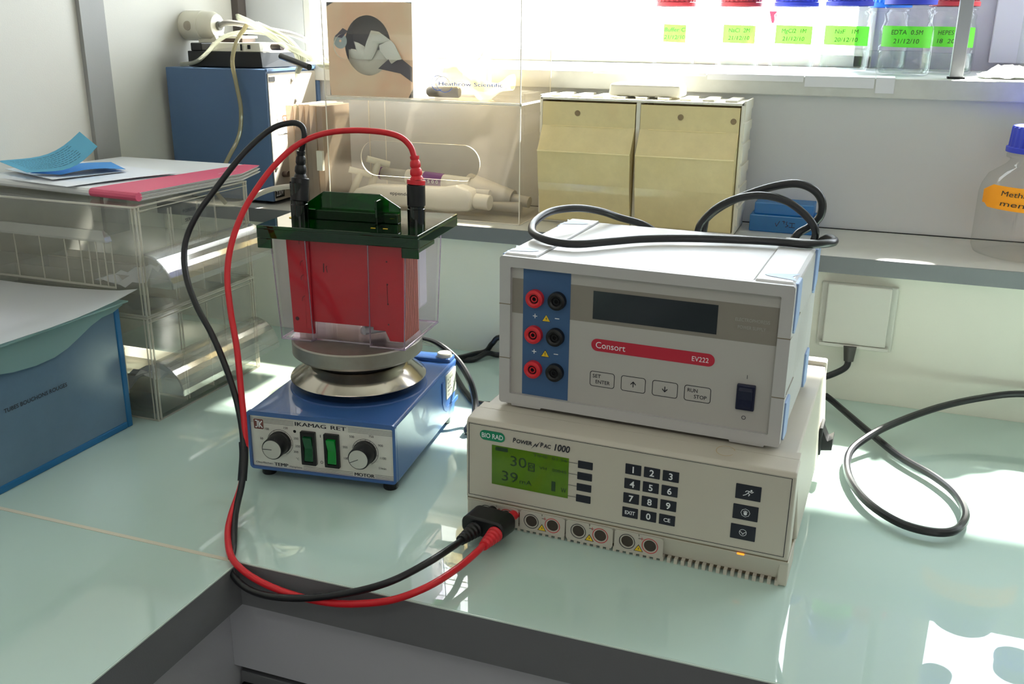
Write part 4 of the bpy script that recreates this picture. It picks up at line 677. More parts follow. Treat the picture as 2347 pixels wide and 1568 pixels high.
# ---------------------------------------------------------------- two clear drawer units at the left wall
XF, YA, YB, XB, DH = -0.287, 0.2400, 0.4560, -0.560, 0.1335
def drawer_unit(z, label, word):
    d = empty('drawer_box', (XF, YA, z), 0, label, 'drawers', 'clear drawer boxes by the left wall')
    w_, l_ = XF - XB, YB - YA; t = 0.0025
    c = MB(); c.box(-w_, 0, 0, t, 0.002, DH - 0.001).box(-w_, 0, l_ - t, l_, 0.002, DH - 0.001).box(-w_, -w_ + t, t, l_ - t, 0.002, DH - 0.001).box(-w_, 0, 0, l_, DH - 0.004, DH - 0.001).box(-w_, 0, 0, l_, 0, 0.0025)
    c.build('case', M_PS, d)
    e = MB()
    for yy in (0.0, l_ - 0.006):
        for q_ in (0.0, 0.0052): e.box(-0.0012, 0.0010, yy + q_ - 0.0008, yy + q_ + 0.0006, 0.0, DH - 0.001)
        e.box(-0.0058, -0.0046, yy + (-0.0008 if yy == 0 else 0.0056), yy + (0.0004 if yy == 0 else 0.0068), 0.0, DH - 0.001)
        e.box(-w_, 0.0008, yy + (-0.0006 if yy == 0 else 0.0052), yy + (0.0006 if yy == 0 else 0.0064), 0.0, 0.0022).box(-w_, 0.0008, yy + (-0.0008 if yy == 0 else 0.0052), yy + (0.0008 if yy == 0 else 0.0068), DH - 0.0022, DH)
    e.box(-0.0010, 0.0014, 0.0, l_, DH - 0.0014, DH + 0.0002).box(-0.0010, 0.0012, 0.0, l_, DH - 0.0068, DH - 0.0058).box(-0.0010, 0.0010, 0, l_, 0, 0.0016); e.build('rim', M_PSE, d)
    # drawer behind the front opening
    q = empty('drawer', (0, 0, 0)); q.parent = d
    f = MB(); f.box(-0.0035, -0.0012, 0.0080, l_ - 0.0080, 0.006, 0.124); f.box(-w_ + 0.01, -0.0036, 0.0080, 0.0100, 0.006, 0.060).box(-w_ + 0.01, -0.0036, l_ - 0.010, l_ - 0.008, 0.006, 0.060).box(-w_ + 0.01, -0.0036, 0.008, l_ - 0.008, 0.005, 0.0065)
    f.build('tray', M_PS, q)
    r = MB()
    for yy in (0.060, 0.065, 0.115, 0.150): r.box(-0.0052, -0.0036, yy, yy + 0.0016, 0.006, 0.122)
    for yy in (0.060, 0.115, 0.150): r.box(-w_ + 0.012, -0.0053, yy, yy + 0.0014, 0.007, 0.030)
    r.build('divider', M_PSE, q)
    h = MB(); n = 9; R0, R1 = 0.040, 0.0382; cx, cz = -0.0012, 0.0370
    out = [(cx + R0 * sin(radians(90 * k / n)), cz + R0 * cos(radians(90 * k / n)) ) for k in range(n + 1)]; inn = [(cx + R1 * sin(radians(90 * k / n)), cz + R1 * cos(radians(90 * k / n))) for k in range(n + 1)][::-1]
    pr = out + inn; m_ = len(pr)
    for k in range(n):
        a, b2, c2, d2 = out[k], out[k + 1], inn[n - k - 1], inn[n - k]
        h.prism([a, b2, c2, d2], lambda x, zz: (x, 0.005, zz), lambda x, zz: (x, l_ - 0.004, zz))
    h.prism([(cx, cz)] + out, lambda x, zz: (x, 0.005, zz), lambda x, zz: (x, 0.0066, zz)).prism([(cx, cz)] + out, lambda x, zz: (x, l_ - 0.0056, zz), lambda x, zz: (x, l_ - 0.004, zz))
    h.build('hood_pull', M_PSH, q, smooth=True)
    # moulded pull and ribs on the side that faces the room
    sp = MB(); sp.prism([(-w_ + 0.002, 0.1020), (-0.048, 0.1020), (-0.040, 0.0960), (-0.038, 0.0900), (-w_ + 0.002, 0.0900)], lambda x, zz: (x, -0.0010, zz), lambda x, zz: (x, -0.0110 if zz < 0.1 else -0.004, zz)); sp.build('side_pull', M_PSH, d)
    rb = MB()
    for xx in (-0.052, -0.064, -0.075, -0.088, -0.111, -0.150, -0.19): rb.box(xx, xx + 0.0012, -0.0012, -0.0002, 0.034, 0.088)
    rb.box(-w_, -0.040, -0.0016, -0.0002, 0.0320, 0.0345).box(-0.0412, -0.0400, -0.0014, -0.0002, 0.034, 0.090); rb.build('side_rib', M_PSE, d)
    if word:
        lb = MB().box(0.0, 0.0004, 0.078, 0.124, 0.098, 0.123).build('label_strip', M_PS, q)
        m = MB(); fn = lambda u, v: (0.0008, 0.082 + u, 0.100 + v); m.text(word[0], 0.0040, lambda u, v: fn(u, v + 0.0125), w=0.024, bold=0.01); m.text(word[1], 0.0040, lambda u, v: fn(u + 0.003, v + 0.001), w=0.021, bold=0.01); m.build('lettering', M_DPRINT, lb)
    return d, q
d1, q1 = drawer_unit(0.0, 'lower clear plastic drawer box standing on the glass by the left wall', None)
d2, q2 = drawer_unit(DH + 0.0006, 'upper clear plastic drawer box with a magazine on top', ('POINTES', 'SERVIR'))
random.seed(3)
for zb, n_, lab in ((0.0, 1, 'crumpled clear bag inside the lower drawer box'), (DH, 1, 'folded paper slip inside the upper drawer box')):
    for k in range(n_):
        g = MB(); x0, y0_ = -0.35 - 0.05 * k, 0.27 + 0.045 * k; N = 7; vs = []
        for i in range(N):
            for j in range(N): vs.append((x0 + i * 0.012 - 0.04, y0_ + j * 0.012, zb + 0.012 + 0.020 * random.random() + 0.003 * i))
        g.add(vs, [(i * N + j, i * N + j + 1, (i + 1) * N + j + 1, (i + 1) * N + j) for i in range(N - 1) for j in range(N - 1)])
        tag(g.build('plastic_bag' if zb == 0 else 'paper_slip', M_GLOVE if k % 2 else M_PAPER, smooth=True), lab, 'bag' if zb == 0 else 'paper', 'loose contents of the drawer boxes')
ZD = 2 * DH + 0.0010
# magazine with pink cover, papers, blue notes
mg = empty('magazine', (-0.36, 0.28, ZD), 0.0, 'magazine with white and pink cover lying on the upper drawer box', 'magazine')
co = [(-0.020, -0.004), (0.0560, -0.010), (0.0720, 0.170), (0.0500, 0.2420), (-0.190, 0.240), (-0.225, 0.020)]
for k in range(7):
    j = 0.0016 * math.sin(k * 2.1); MB().prism([(x * (1 - 0.004 * k) + j, y + j) for x, y in co], lambda x, y: (x, y, 0.0004 + 0.0013 * k), lambda x, y: (x, y, 0.0012 + 0.0013 * k)).build('page_block', M_PAGES, mg)
MB().prism([(0.0165 * 0 - 0.225, 0.018), (-0.020, -0.004), (0.0560, -0.011), (0.0728, 0.170), (0.0500, 0.2425), (-0.190, 0.240)], lambda x, y: (x, y, 0.0097), lambda x, y: (x, y, 0.0103 + 0.0)).build('cover', M_MAGW, mg)
MB().prism([(-0.020, -0.0045), (0.0560, -0.0115), (0.0732, 0.170), (0.0503, 0.2430), (0.0250, 0.2425)], lambda x, y: (x, y, 0.0104), lambda x, y: (x, y, 0.0106)).build('pink_cover_band', M_PINK, mg)
MB().tube([(-0.223, 0.016, 0.0055), (-0.120, 0.006, 0.0055), (-0.020, -0.0045, 0.0055)], 0.0052, 10).build('white_spine', M_MAGW, mg, smooth=True); MB().tube([(-0.020, -0.0048, 0.0055), (0.020, -0.0085, 0.0055), (0.0560, -0.0118, 0.0055)], 0.0053, 10).build('pink_spine', M_PINK, mg, smooth=True)
m = MB(); m.text('MOLECULAR', 0.0028, lambda u, v: (0.0540 - v * 0.3 + 0.0, 0.150 + u, 0.0109) if False else (0.0500 + u * 0.10 - v, 0.165 + u, 0.0109), w=0.040) if False else quad(m, 0.0485, 0.0497, 0.150, 0.190, lambda x, y: (x, y, 0.0109)); m.build('title_line', M_WPRINT, mg)
def sheet(name, pts4, m, label, N=10, bend=None, cat='paper', th=0.0004, group=None):
    a, b2, c2, d2 = [Vector(p) for p in pts4]; mb = MB(); vs = []
    for side in (0, th):
        for i in range(N + 1):
            for j in range(N + 1):
                u, v = i / N, j / N; p = a * (1 - u) * (1 - v) + b2 * u * (1 - v) + c2 * u * v + d2 * (1 - u) * v
                vs.append((p.x, p.y, p.z + side + (bend(u, v) if bend else 0)))
    K = (N + 1) ** 2; fs = []
    for i in range(N):
        for j in range(N):
            q = i * (N + 1) + j; fs.append((q, q + 1, q + N + 2, q + N + 1)); fs.append((K + q, K + q + N + 1, K + q + N + 2, K + q + 1))
    for i in range(N):
        for q, r in ((i * (N + 1), (i + 1) * (N + 1)), ((i + 1) * (N + 1) + N, i * (N + 1) + N), (i + 1, i), (N * (N + 1) + i, N * (N + 1) + i + 1)): fs.append((q, r, K + r, K + q))
    o = mb.add(vs, fs).build(name, m, smooth=True); return tag(o, label, cat, group)
ZP = ZD + 0.0108
sheet('paper_sheet', [(-0.585, 0.300, ZP - 0.002), (-0.405, 0.262, ZP + 0.0005), (-0.352, 0.405, ZP + 0.0008), (-0.545, 0.450, ZP - 0.002)], M_PAPER, 'white printed paper sheet on the magazine under the blue notes', bend=lambda u, v: 0.004 * abs(sin(u * 2.2 * v + 0.3)) * 0.5)
sheet('paper_sheet', [(-0.575, 0.330, ZP + 0.004), (-0.450, 0.285, ZP + 0.004), (-0.415, 0.380, ZP + 0.004), (-0.540, 0.430, ZP + 0.004)], M_MAGW, 'smaller white paper between the printed sheet and the blue notes')
sheet('blue_note', [(-0.500, 0.300, ZP + 0.007), (-0.455, 0.305, ZP + 0.007), (-0.415, 0.375, ZP + 0.007), (-0.470, 0.410, ZP + 0.009)], M_NOTED, 'darker blue paper note lying under the printed light blue one', bend=lambda u, v: 0.004 * sin(pi * v), cat='note')
nt = sheet('blue_note', [(-0.585, 0.330, ZP + 0.014), (-0.497, 0.292, ZP + 0.009), (-0.396, 0.310, ZP + 0.050), (-0.455, 0.345, ZP + 0.062)], M_NOTEL, 'light blue printed note curling up over the darker one', bend=lambda u, v: -0.016 * sin(pi * v * 0.9) + 0.002 * sin(6 * v), cat='note')
m = MB(); a, b2, c2, d2 = [Vector(p) for p in ((-0.585, 0.330, ZP + 0.014), (-0.497, 0.292, ZP + 0.009), (-0.396, 0.310, ZP + 0.050), (-0.455, 0.345, ZP + 0.062))]
def on_note(u, v):
    p = a * (1 - u) * (1 - v) + b2 * u * (1 - v) + c2 * u * v + d2 * (1 - u) * v; return (p.x, p.y, p.z + 0.0009 - 0.016 * sin(pi * v * 0.9) + 0.002 * sin(6 * v))
for k in range(8):
    u = 0.14 + k * 0.095; v = 0.10
    while v < 0.80:
        l = 0.015 + 0.035 * random.random() * (2 if k in (0, 7) else 1); poly(m, [(u, v), (u + 0.014, v), (u + 0.014, v + l), (u, v + l)], on_note); v += l + 0.012
m.build('printed_text', mat('faint_dark_print', (50, 84, 110), 0.6), nt)

# ---------------------------------------------------------------- blue translucent crate in front
k = empty('storage_crate', (-0.309, 0.2176, 0), 0, 'frosted blue storage box with pale flexible lid, front left on the worktop', 'box')
bx = MB(); Lc, Wc, Hc = 0.32, 0.235, 0.150; t = 0.0025
bx.box(-t, 0, -Lc + 0.006, -0.006, 0.008, Hc).box(-Wc, -Wc + t, -Lc, 0, 0.0, Hc).box(-Wc + t, -t, -t, -0.0002, 0.004, Hc).box(-Wc + t, -t, -Lc, -Lc + t, 0.004, Hc); bx.build('frosted_side', M_BBODY, k)
fr = MB(); fr.box(-0.010, 0.0014, -0.0075, 0.0012, 0.0, Hc).box(-0.010, 0.0014, -Lc, -Lc + 0.008, 0.0, Hc).box(-0.010, 0.0014, -Lc + 0.0081, -0.0076, 0.0, 0.0085).box(-Wc + 0.0081, -0.0101, -0.0075, 0.0010, 0.0, 0.0085).box(-Wc - 0.001, -Wc + 0.008, -0.0075, 0.0012, 0.0, Hc).box(-Wc + 0.009, -0.011, -Lc, -0.008, 0.0, 0.003)
fr.build('blue_frame', M_BFRAME, k, bevel=0.002)
m = MB(); m.text('TUBES BOUCHONS ROUGES', 0.0045, lambda u, v: (0.0004, -0.176 + u, 0.0835 + v), w=0.086, bold=0.01); m.build('lettering', M_DPRINT, k)
fl = MB(); pts = [(0.004, 0.1530), (-0.012, 0.1480), (-0.030, 0.1470), (-0.048, 0.1420), (-0.066, 0.1345), (-0.085, 0.1270), (-0.105, 0.1225), (-0.130, 0.1215), (-0.160, 0.1240), (-0.200, 0.132), (-0.24, 0.142), (-0.32, 0.150), (-0.326, 0.156), (0.005, 0.156)]
fl.prism(pts, lambda y, z: (0.0020, y, z), lambda y, z: (0.0040, y, z)); fl.build('lid_flap', M_FLAP, k)
sheet_ = MB(); sheet_.box(-Wc - 0.004, 0.0100, -Lc - 0.004, 0.008, 0.1562, 0.1580); sheet_.build('lid', M_FLAP, k, bevel=0.0006)
cv = sheet('cover_sheet', [(-0.560, -0.110, 0.1600), (-0.2925, -0.110, 0.1600), (-0.2920, 0.2350, 0.1620), (-0.560, 0.2300, 0.1600)], M_LIDC, 'transparent plastic pocket lying on the lid of the blue crate', bend=lambda u, v: 0.0022 * sin(3 * u + 5 * v) ** 2 + (0.006 * (u * v) ** 12), cat='plastic pocket')
sheet('paper_sheet', [(-0.545, -0.080, 0.1586), (-0.330, -0.100, 0.1586), (-0.335, 0.140, 0.1586), (-0.550, 0.150, 0.1586)], M_PAPER, 'white paper sheet inside the plastic pocket on the crate', th=0.0003)
for q, (x, y, mm, nm) in enumerate(((-0.33, 0.085, M_RED, 'red_stopper'), (-0.335, 0.110, M_RED, 'red_stopper'), (-0.33, 0.060, M_RED, 'red_stopper'), (-0.328, 0.132, M_RED, 'red_stopper'))):
    tag(MB().lathe([(0.009, 0.0), (0.010, 0.002), (0.010, 0.012), (0.008, 0.014)], (x, y, 0.0035), 'z', 20).build(nm, mm, smooth=True), 'red stopper seen dimly through the blue crate, ' + ('second from the front', 'third from the front', 'frontmost', 'nearest to the yellow stick')[q], 'stopper', 'red stoppers inside the blue crate')
tag(MB().tube([(-0.322, 0.118, 0.030), (-0.318, 0.165, 0.036)], 0.0022, 8).build('yellow_stick', M_YEL, smooth=True), 'thin yellow stick seen through the blue crate', 'stick')
tag(MB().tube([(-0.330, 0.112, 0.0215), (-0.323, 0.125, 0.028)], 0.0070, 12).build('red_tube', M_RED, smooth=True), 'red tube leaning inside the blue crate under the yellow stick', 'tube')

# ---------------------------------------------------------------- blue apparatus on the shelf with things on top
ZS = 0.1953
k = empty('pump_unit', (-0.378, 0.655, ZS), 0, 'blue steel apparatus with white service panel on the left end of the shelf', 'apparatus')
w_, l_, h_ = 0.187, 0.148, 0.2077
MB().box(-w_, -0.0012, 0, l_ + 0.001, 0.0050, h_).build('case', M_DEVB, k, bevel=0.0015)
sp = MB().box(-0.0011, 0.0004, 0.004, l_ - 0.008, 0.006, h_ - 0.006).build('service_panel', M_DEVW, k)
MB().box(-0.004, 0.0034, l_ - 0.006, l_ + 0.002, 0.004, h_).build('side_frame', M_DEVB, k, bevel=0.0006); MB().box(-0.002, 0.0022, 0.0, l_, h_ - 0.003, h_ + 0.0008).build('top_lip', M_DEVB, k)
m = MB()
for y, z in ((0.070, 0.190), (0.078, 0.158), (0.012, 0.058), (0.120, 0.02)): m.lathe([(0.0001, 0.0022), (0.0028, 0.0018), (0.0034, 0.0004)], (0, y, z), 'x', 16, cap=False)
m.build('screw', M_ALUP, sp, smooth=True)
MB().box(0.0005, 0.0010, 0.006, 0.022, h_ - 0.018, h_ - 0.011).build('dark_slot', M_DARK, sp)
MB().box(0.0005, 0.0007, 0.022, 0.066, 0.108, 0.142).build('paper_label', M_PAPER, sp)
m = MB(); R_ = lambda u, v: (0.0010, 0.036 + u, 0.120 + v)
ring2(m, [(0, 0), (0.012, 0), (0.012, 0.017), (0, 0.017)], [(0.0015, 0.0015), (0.0105, 0.0015), (0.0105, 0.0155), (0.0015, 0.0155)], R_); quad(m, 0.0035, 0.0050, 0.003, 0.014, R_); quad(m, 0.005, 0.0085, 0.0075, 0.0090, R_)
ring2(m, [(0.013, 0.008), (0.046, 0.008), (0.046, 0.017), (0.013, 0.017)], [(0.014, 0.009), (0.045, 0.009), (0.045, 0.016), (0.014, 0.016)], R_); m.text('LABOTEC', 0.0035, lambda u, v: R_(u + 0.017, v + 0.0105), w=0.022) if False else None
m.build('orange_emblem', mat('orange_red_print', (222, 96, 60), 0.5), sp)
m = MB(); [quad(m, 0.002 + q * 0.003, 0.0035 + q * 0.003, -0.012, -0.010, R_) for q in range(5)]; m.build('small_print', M_DPRINT, sp)
lb = MB().box(0.0005, 0.0010, 0.003, 0.028, 0.010, 0.026).build('voltage_label', M_BLK, sp)
MB().text('220V', 0.0095, lambda u, v: (0.0014, 0.0045 + u, 0.0135 + v), w=0.021, bold=0.02).build('lettering', M_WPRINT, lb)
for x, y in ((-0.02, 0.02), (-0.165, 0.02), (-0.02, 0.13), (-0.165, 0.13)): MB().lathe([(0.007, 0), (0.008, 0.0052)], (x, y, 0), 'z', 14).build('rubber_foot', M_BLK, k)
MB().cyl((0.0004, 0.030, 0.045), (0.018, 0.020, 0.048), 0.0045, n=14).build('brown_connector', mat('brown_rubber', (66, 52, 44), 0.5), k, smooth=True)
ZV = ZS + h_
k = empty('black_base_unit', (-0.46, 0.70, ZV + 0.001), 0.02, 'black slab shaped unit with ivory switch housing, lying on top of the blue apparatus', 'device')
bs = MB(); bs.frust([(-0.078, -0.020, 0), (0.058, -0.020, 0), (0.076, 0.060, 0), (-0.078, 0.060, 0)], [(-0.078, -0.020, 0.0235), (0.056, -0.020, 0.0235), (0.070, 0.060, 0.0235), (-0.078, 0.060, 0.0235)]); bs.build('base', M_BLK, k, bevel=0.001)
MB().box(-0.073, -0.052, -0.018, 0.02, 0.0236, 0.036).build('knob', M_BLK, k, bevel=0.0015)
iv = MB().frust([(-0.044, -0.018, 0.0236), (0.055, -0.018, 0.0236), (0.066, 0.050, 0.0236), (-0.044, 0.050, 0.0236)], [(-0.036, -0.012, 0.0370), (0.052, -0.016, 0.0370), (0.060, 0.045, 0.0370), (-0.036, 0.045, 0.0370)]).build('ivory_housing', M_IVORY, k, bevel=0.001)
m = MB(); m.box(0.020, 0.0225, -0.0190, -0.0178, 0.0255, 0.0350).box(0.033, 0.0375, -0.0190, -0.0178, 0.0280, 0.0340); m.build('slot', M_DARK, iv)
MB().cyl((0.062, 0.006, 0.031), (0.084, 0.000, 0.031), 0.0050, n=14).build('brown_pin', mat('dark_brown_pin', (58, 44, 40), 0.5), k, smooth=True)
MB().box(-0.030, 0.012, 0.000, 0.036, 0.0371, 0.0430).build('brown_pad', mat('brown_pad', (74, 60, 54), 0.6), k); MB().box(-0.030, 0.014, -0.002, 0.040, 0.0431, 0.0468).build('white_pad', M_IVORY, k)
k = empty('plug_adapter', (-0.540, 0.735, 0.4655), 0.0, 'round white mains plug adapter lying on the black unit', 'plug')
MB().lathe([(0.008, -0.046), (0.020, -0.044), (0.0235, -0.036), (0.0235, -0.004), (0.0225, -0.003), (0.0225, 0.014), (0.018, 0.022), (0.006, 0.023)], (0, 0, 0), 'x', 40).build('plug_body', M_IVORY, k, smooth=True)
MB().lathe([(0.0001, -0.0242), (0.0072, -0.0236), (0.0078, -0.0205)], (-0.020, 0, 0), 'y', 24, cap=False).build('screw_recess', mat('darker_ivory', (160, 152, 138), 0.6), k, smooth=True)  # recess disc in a darker ivory than the plug body
MB().lathe([(0.0058, 0.018), (0.0070, 0.0190), (0.0070, 0.0275), (0.0045, 0.0285)], (0, 0, 0), 'x', 24).build('cable_gland', mat('grey_green_rubber', (92, 92, 86), 0.5), k, smooth=True)
MB().frust([(-0.010, -0.010, -0.0285), (0.030, -0.010, -0.0285), (0.030, 0.020, -0.0285), (-0.010, 0.020, -0.0285)], [(-0.010, -0.012, -0.018), (0.018, -0.010, -0.010), (0.018, 0.020, -0.010), (-0.010, 0.020, -0.018)]).build('plug_heel', M_IVORY, k, bevel=0.001)
cable('grey_cable', [(-0.5130, 0.735, 0.4660), (-0.4887, 0.72, 0.4706), (-0.4632, 0.73, 0.4680), (-0.4446, 0.75, 0.462), (-0.415, 0.80, 0.452), (-0.400, 0.85, 0.430), (-0.40, 0.88, 0.412)], 0.0044, M_CGREY, 'grey mains cable coming out of the white plug adapter')
tag(MB().cyl((-0.3620, 0.675, 0.4225), (-0.2930, 0.642, 0.4090), 0.0048, n=16).build('black_rod', M_BLK, smooth=True), 'short black rubber rod sticking out over the white service panel', 'rod')
cable('silicone_tube', [(-0.4530, 0.70, 0.4795), (-0.4506, 0.70, 0.4785), (-0.4257, 0.70, 0.469), (-0.3952, 0.70, 0.4531), (-0.3585, 0.69, 0.4357), (-0.3158, 0.67, 0.4259), (-0.2904, 0.66, 0.4167), (-0.2810, 0.664, 0.4109), (-0.279, 0.70, 0.409)], 0.0048, M_TUBE, 'thick clear tube running from the apparatus down behind the acrylic box', 'tube', 'clear tubes on the blue apparatus')
cable('silicone_tube', [(-0.431, 0.69, 0.467), (-0.4335, 0.665, 0.4433), (-0.4320, 0.648, 0.4147), (-0.4262, 0.645, 0.3827), (-0.419, 0.642, 0.3439), (-0.4245, 0.64, 0.304), (-0.4345, 0.62, 0.2688), (-0.44, 0.59, 0.230), (-0.43, 0.60, 0.203)], 0.0033, M_TUBEY, 'yellowed thin tube hanging down in front of the blue case', 'tube')
cable('silicone_tube', [(-0.5533, 0.68, 0.4065), (-0.5239, 0.675, 0.4101), (-0.502, 0.672, 0.4205), (-0.4748, 0.68, 0.4455), (-0.4528, 0.69, 0.4552), (-0.4193, 0.70, 0.4569), (-0.38, 0.70, 0.4496), (-0.3508, 0.69, 0.4345), (-0.3311, 0.675, 0.416)], 0.0032, M_TUBE, 'clear thin tube arching over the ivory housing', 'tube')
for q in range(4):
    o = 0.0040 * q; cable('silicone_tube', [(-0.4389 + o, 0.715, 0.4709), (-0.4093 + o, 0.712, 0.4604), (-0.3722 + o, 0.700, 0.4467), (-0.3410 + o * 0.8, 0.682, 0.4305), (-0.3250 + o * 0.8, 0.668, 0.4185), (-0.322 + o * 0.6, 0.652 - 0.002 * q, 0.400), (-0.324 + o * 0.6, 0.656, 0.3659), (-0.330 + o * 0.6, 0.662, 0.33)][:6 if q else 8], 0.0021, M_TUBE, ['longest thin clear tube of the bundle, hanging down the white service panel', 'thin clear tube of the bundle, next to the longest one', 'thin clear tube of the bundle, third from the longest one', 'thin clear tube of the bundle, outermost towards the acrylic case'][q], 'tube', 'bundle of thin clear tubes')
cable('white_cable', [(-0.4700, 0.60, 0.2000), (-0.4218, 0.626, 0.1993), (-0.3886, 0.628, 0.2162), (-0.3637, 0.64, 0.2253), (-0.3400, 0.665, 0.2245), (-0.33, 0.70, 0.20)], 0.0042, M_CWHT, 'white mains cord rising from the shelf edge beside the voltage label')

# ---------------------------------------------------------------- block of acrylic gel plates
k = empty('acrylic_block', (-0.335, 0.655, ZS), 0, 'tall beige block of stacked acrylic plates between the blue apparatus and the clear cases', 'plates')
pb_ = clear('beige_stacked_acrylic', (226, 214, 200), 0.06, 0.06, 0.7, edge_tint=(170, 155, 140), milky=0.62, milk=(206, 192, 176))
for q, (x0, x1, h) in enumerate(((-0.012, 0.000, 0.1560), (0.0005, 0.0105, 0.1575), (0.011, 0.0200, 0.1580), (0.0205, 0.0290, 0.1580), (0.0295, 0.0400, 0.1570), (0.0405, 0.0505, 0.1560))): MB().box(x0, x1, 0.0 + 0.002 * (q % 2), 0.085, 0, h).build('acrylic_plate', pb_, k, bevel=0.0006)
MB().box(0.0405, 0.0505, -0.004, 0.0018, 0.060, 0.090).build('hook', M_IVORY, k)

# ---------------------------------------------------------------- two stacked clear acrylic cases
def case(z, h, label, slot, grp='clear acrylic cases'):
    k = empty('acrylic_case', (-0.276, 0.655, z), 0, label, 'case', grp); W_, D_, t = 0.3125, 0.132, 0.0026
    # front plate with a rounded slot
    f = MB(); u0, u1, v0, v1 = slot; r = (v1 - v0) / 2; N = 10; inn = rrect(u0, u1, v0, v1, r - 0.0001, N); L = len(inn); outp = []
    cx, cz = (u0 + u1) / 2, (v0 + v1) / 2
    for x, z_ in inn:
        dx, dz = (x - cx) / (u1 - u0), (z_ - cz) / (v1 - v0); s1 = 0.5 / max(abs(dx), abs(dz), 1e-9); ex, ez = dx * s1 * 2, dz * s1 * 2
        outp.append((W_ * (ex * 0.5 + 0.5) if True else 0, h * (ez * 0.5 + 0.5)))
    ring2(f, outp, inn, lambda x, z_: (x, 0, z_)); ring2(f, inn, outp, lambda x, z_: (x, t, z_)); f.build('front_plate', M_ACR, k)
    e = MB(); e.add([(x, 0.0, z_) for x, z_ in inn] + [(x, t, z_) for x, z_ in inn], [(i, (i + 1) % L, L + (i + 1) % L, L + i) for i in range(L)]); e.build('slot_edge', M_ACRE, k)
    c = MB(); c.box(0, t, t, D_, 0, h).box(W_ - t, W_, t, D_, 0, h).box(t, W_ - t, D_ - t, D_, 0, h).box(t, W_ - t, t, D_ - t, 0, t); c.build('side_plates', M_ACR, k)
    MB().box(0, W_, 0, D_, h - t, h + 0.0002).build('top_plate', M_ACR, k)
    e = MB(); g = 0.0013
    for x in (0, W_ - g): e.box(x, x + g, -g, 0, 0, h); e.box(x, x + g, D_, D_ + g, 0, h)
    e.box(0, W_, -g, 0, h - 0.0015, h + 0.0004).box(0, W_, -g, 0, 0, 0.0012); e.box(0, W_, D_, D_ + g, h - 0.001, h); e.box(W_, W_ + g, 0, D_, h - 0.001, h + 0.0003).box(W_, W_ + g, 0, D_, 0, 0.001).box(-g, 0, 0, D_, h - 0.001, h)
    for x in (0.032, ): e.box(x, x + 0.0008, D_ - 0.004, D_ - 0.003, 0, h)
    e.build('edge_glow', M_ACRE, k); return k  # strips added along the edges, their glow put into the colour
case(ZS, 0.1697, 'lower clear acrylic case holding pipettes, standing on the shelf', (0.056, 0.250, 0.058, 0.110))
uc = case(ZS + 0.1704, 0.158, 'upper clear acrylic case holding the tissue carton and gloves', (0.0180, 0.255, 0.0560, 0.0910))
m = MB(); f_ = F(0, 0, 0.0004); m.text('Heathrow Scientific', 0.0052, F(0.1870, 0.0225), w=0.098, bold=0.008)
annulus(m, 0.1860, 0.0255, 0.0098, 0.0106, F(0, 0, 0.0005), 28, 60, 300); annulus(m, 0.1930, 0.0235, 0.0110, 0.0116, F(0, 0, 0.0005), 28, 20, 160); annulus(m, 0.1965, 0.0265, 0.0130, 0.0136, F(0, 0, 0.0005), 28, 200, 330); m.build('logo_lettering', M_LOGOB, uc)
# tissue carton
ZU = ZS + 0.1704 + 0.0030
k = empty('tissue_carton', (-0.270, 0.6600, ZU), 0, 'printed peach coloured tissue carton with round opening in the upper acrylic case', 'tissue box')
f = MB(); wq, hq, dq = 0.138, 0.132, 0.075; cx, cz, r = 0.066, 0.072, 0.0375; N = 40; inn = [(cx + r * cos(2 * pi * i / N), cz + r * 1.12 * sin(2 * pi * i / N)) for i in range(N)]; outp = []
for x, z_ in inn:
    dx, dz = x - cx, z_ - cz; s1 = min((wq - cx if dx > 0 else cx) / max(abs(dx), 1e-9), (hq - cz if dz > 0 else cz) / max(abs(dz), 1e-9)); outp.append((cx + dx * s1, cz + dz * s1))
ring2(f, outp, inn, lambda x, z_: (x, 0, z_)); f.build('carton_front', M_TISBOX, k)
f = MB(); f.add([(0, 0.0002, 0), (0, dq, 0), (0, dq, hq), (0, 0.0002, hq), (wq, 0.0002, 0), (wq, dq, 0), (wq, dq, hq), (wq, 0.0002, hq)], [(0, 1, 2, 3), (4, 7, 6, 5), (0, 4, 5, 1), (3, 2, 6, 7), (1, 5, 6, 2)])
f.build('carton_sides', M_PAPER, k)
f = MB(); f.box(0.0285, 0.1035, 0.0100, 0.0110, 0.030, 0.066).build('tissue_pile', M_TISSUE, k)
m = MB(); poly(m, [(0.082, 0.040), (0.110, 0.062), (wq - 0.001, 0.043), (wq - 0.001, 0.022), (0.118, 0.034)], F(0, 0, 0.0003)); poly(m, [(0.012, 0.084), (0.026, 0.096), (0.034, 0.092), (0.024, 0.082)], F(0, 0, 0.0003)); m.build('dark_print', M_TISDK, k)
m = MB(); annulus(m, 0.021, 0.078, 0.002, 0.011, F(0, 0, 0.00025), 20); m.build('grey_blue_print', mat('grey_blue_print', (168, 178, 178), 0.6), k)
ts = MB(); TP = lambda px, py, y: ((px - 757) * 0.000726, y, (218 - py) * 0.000605)
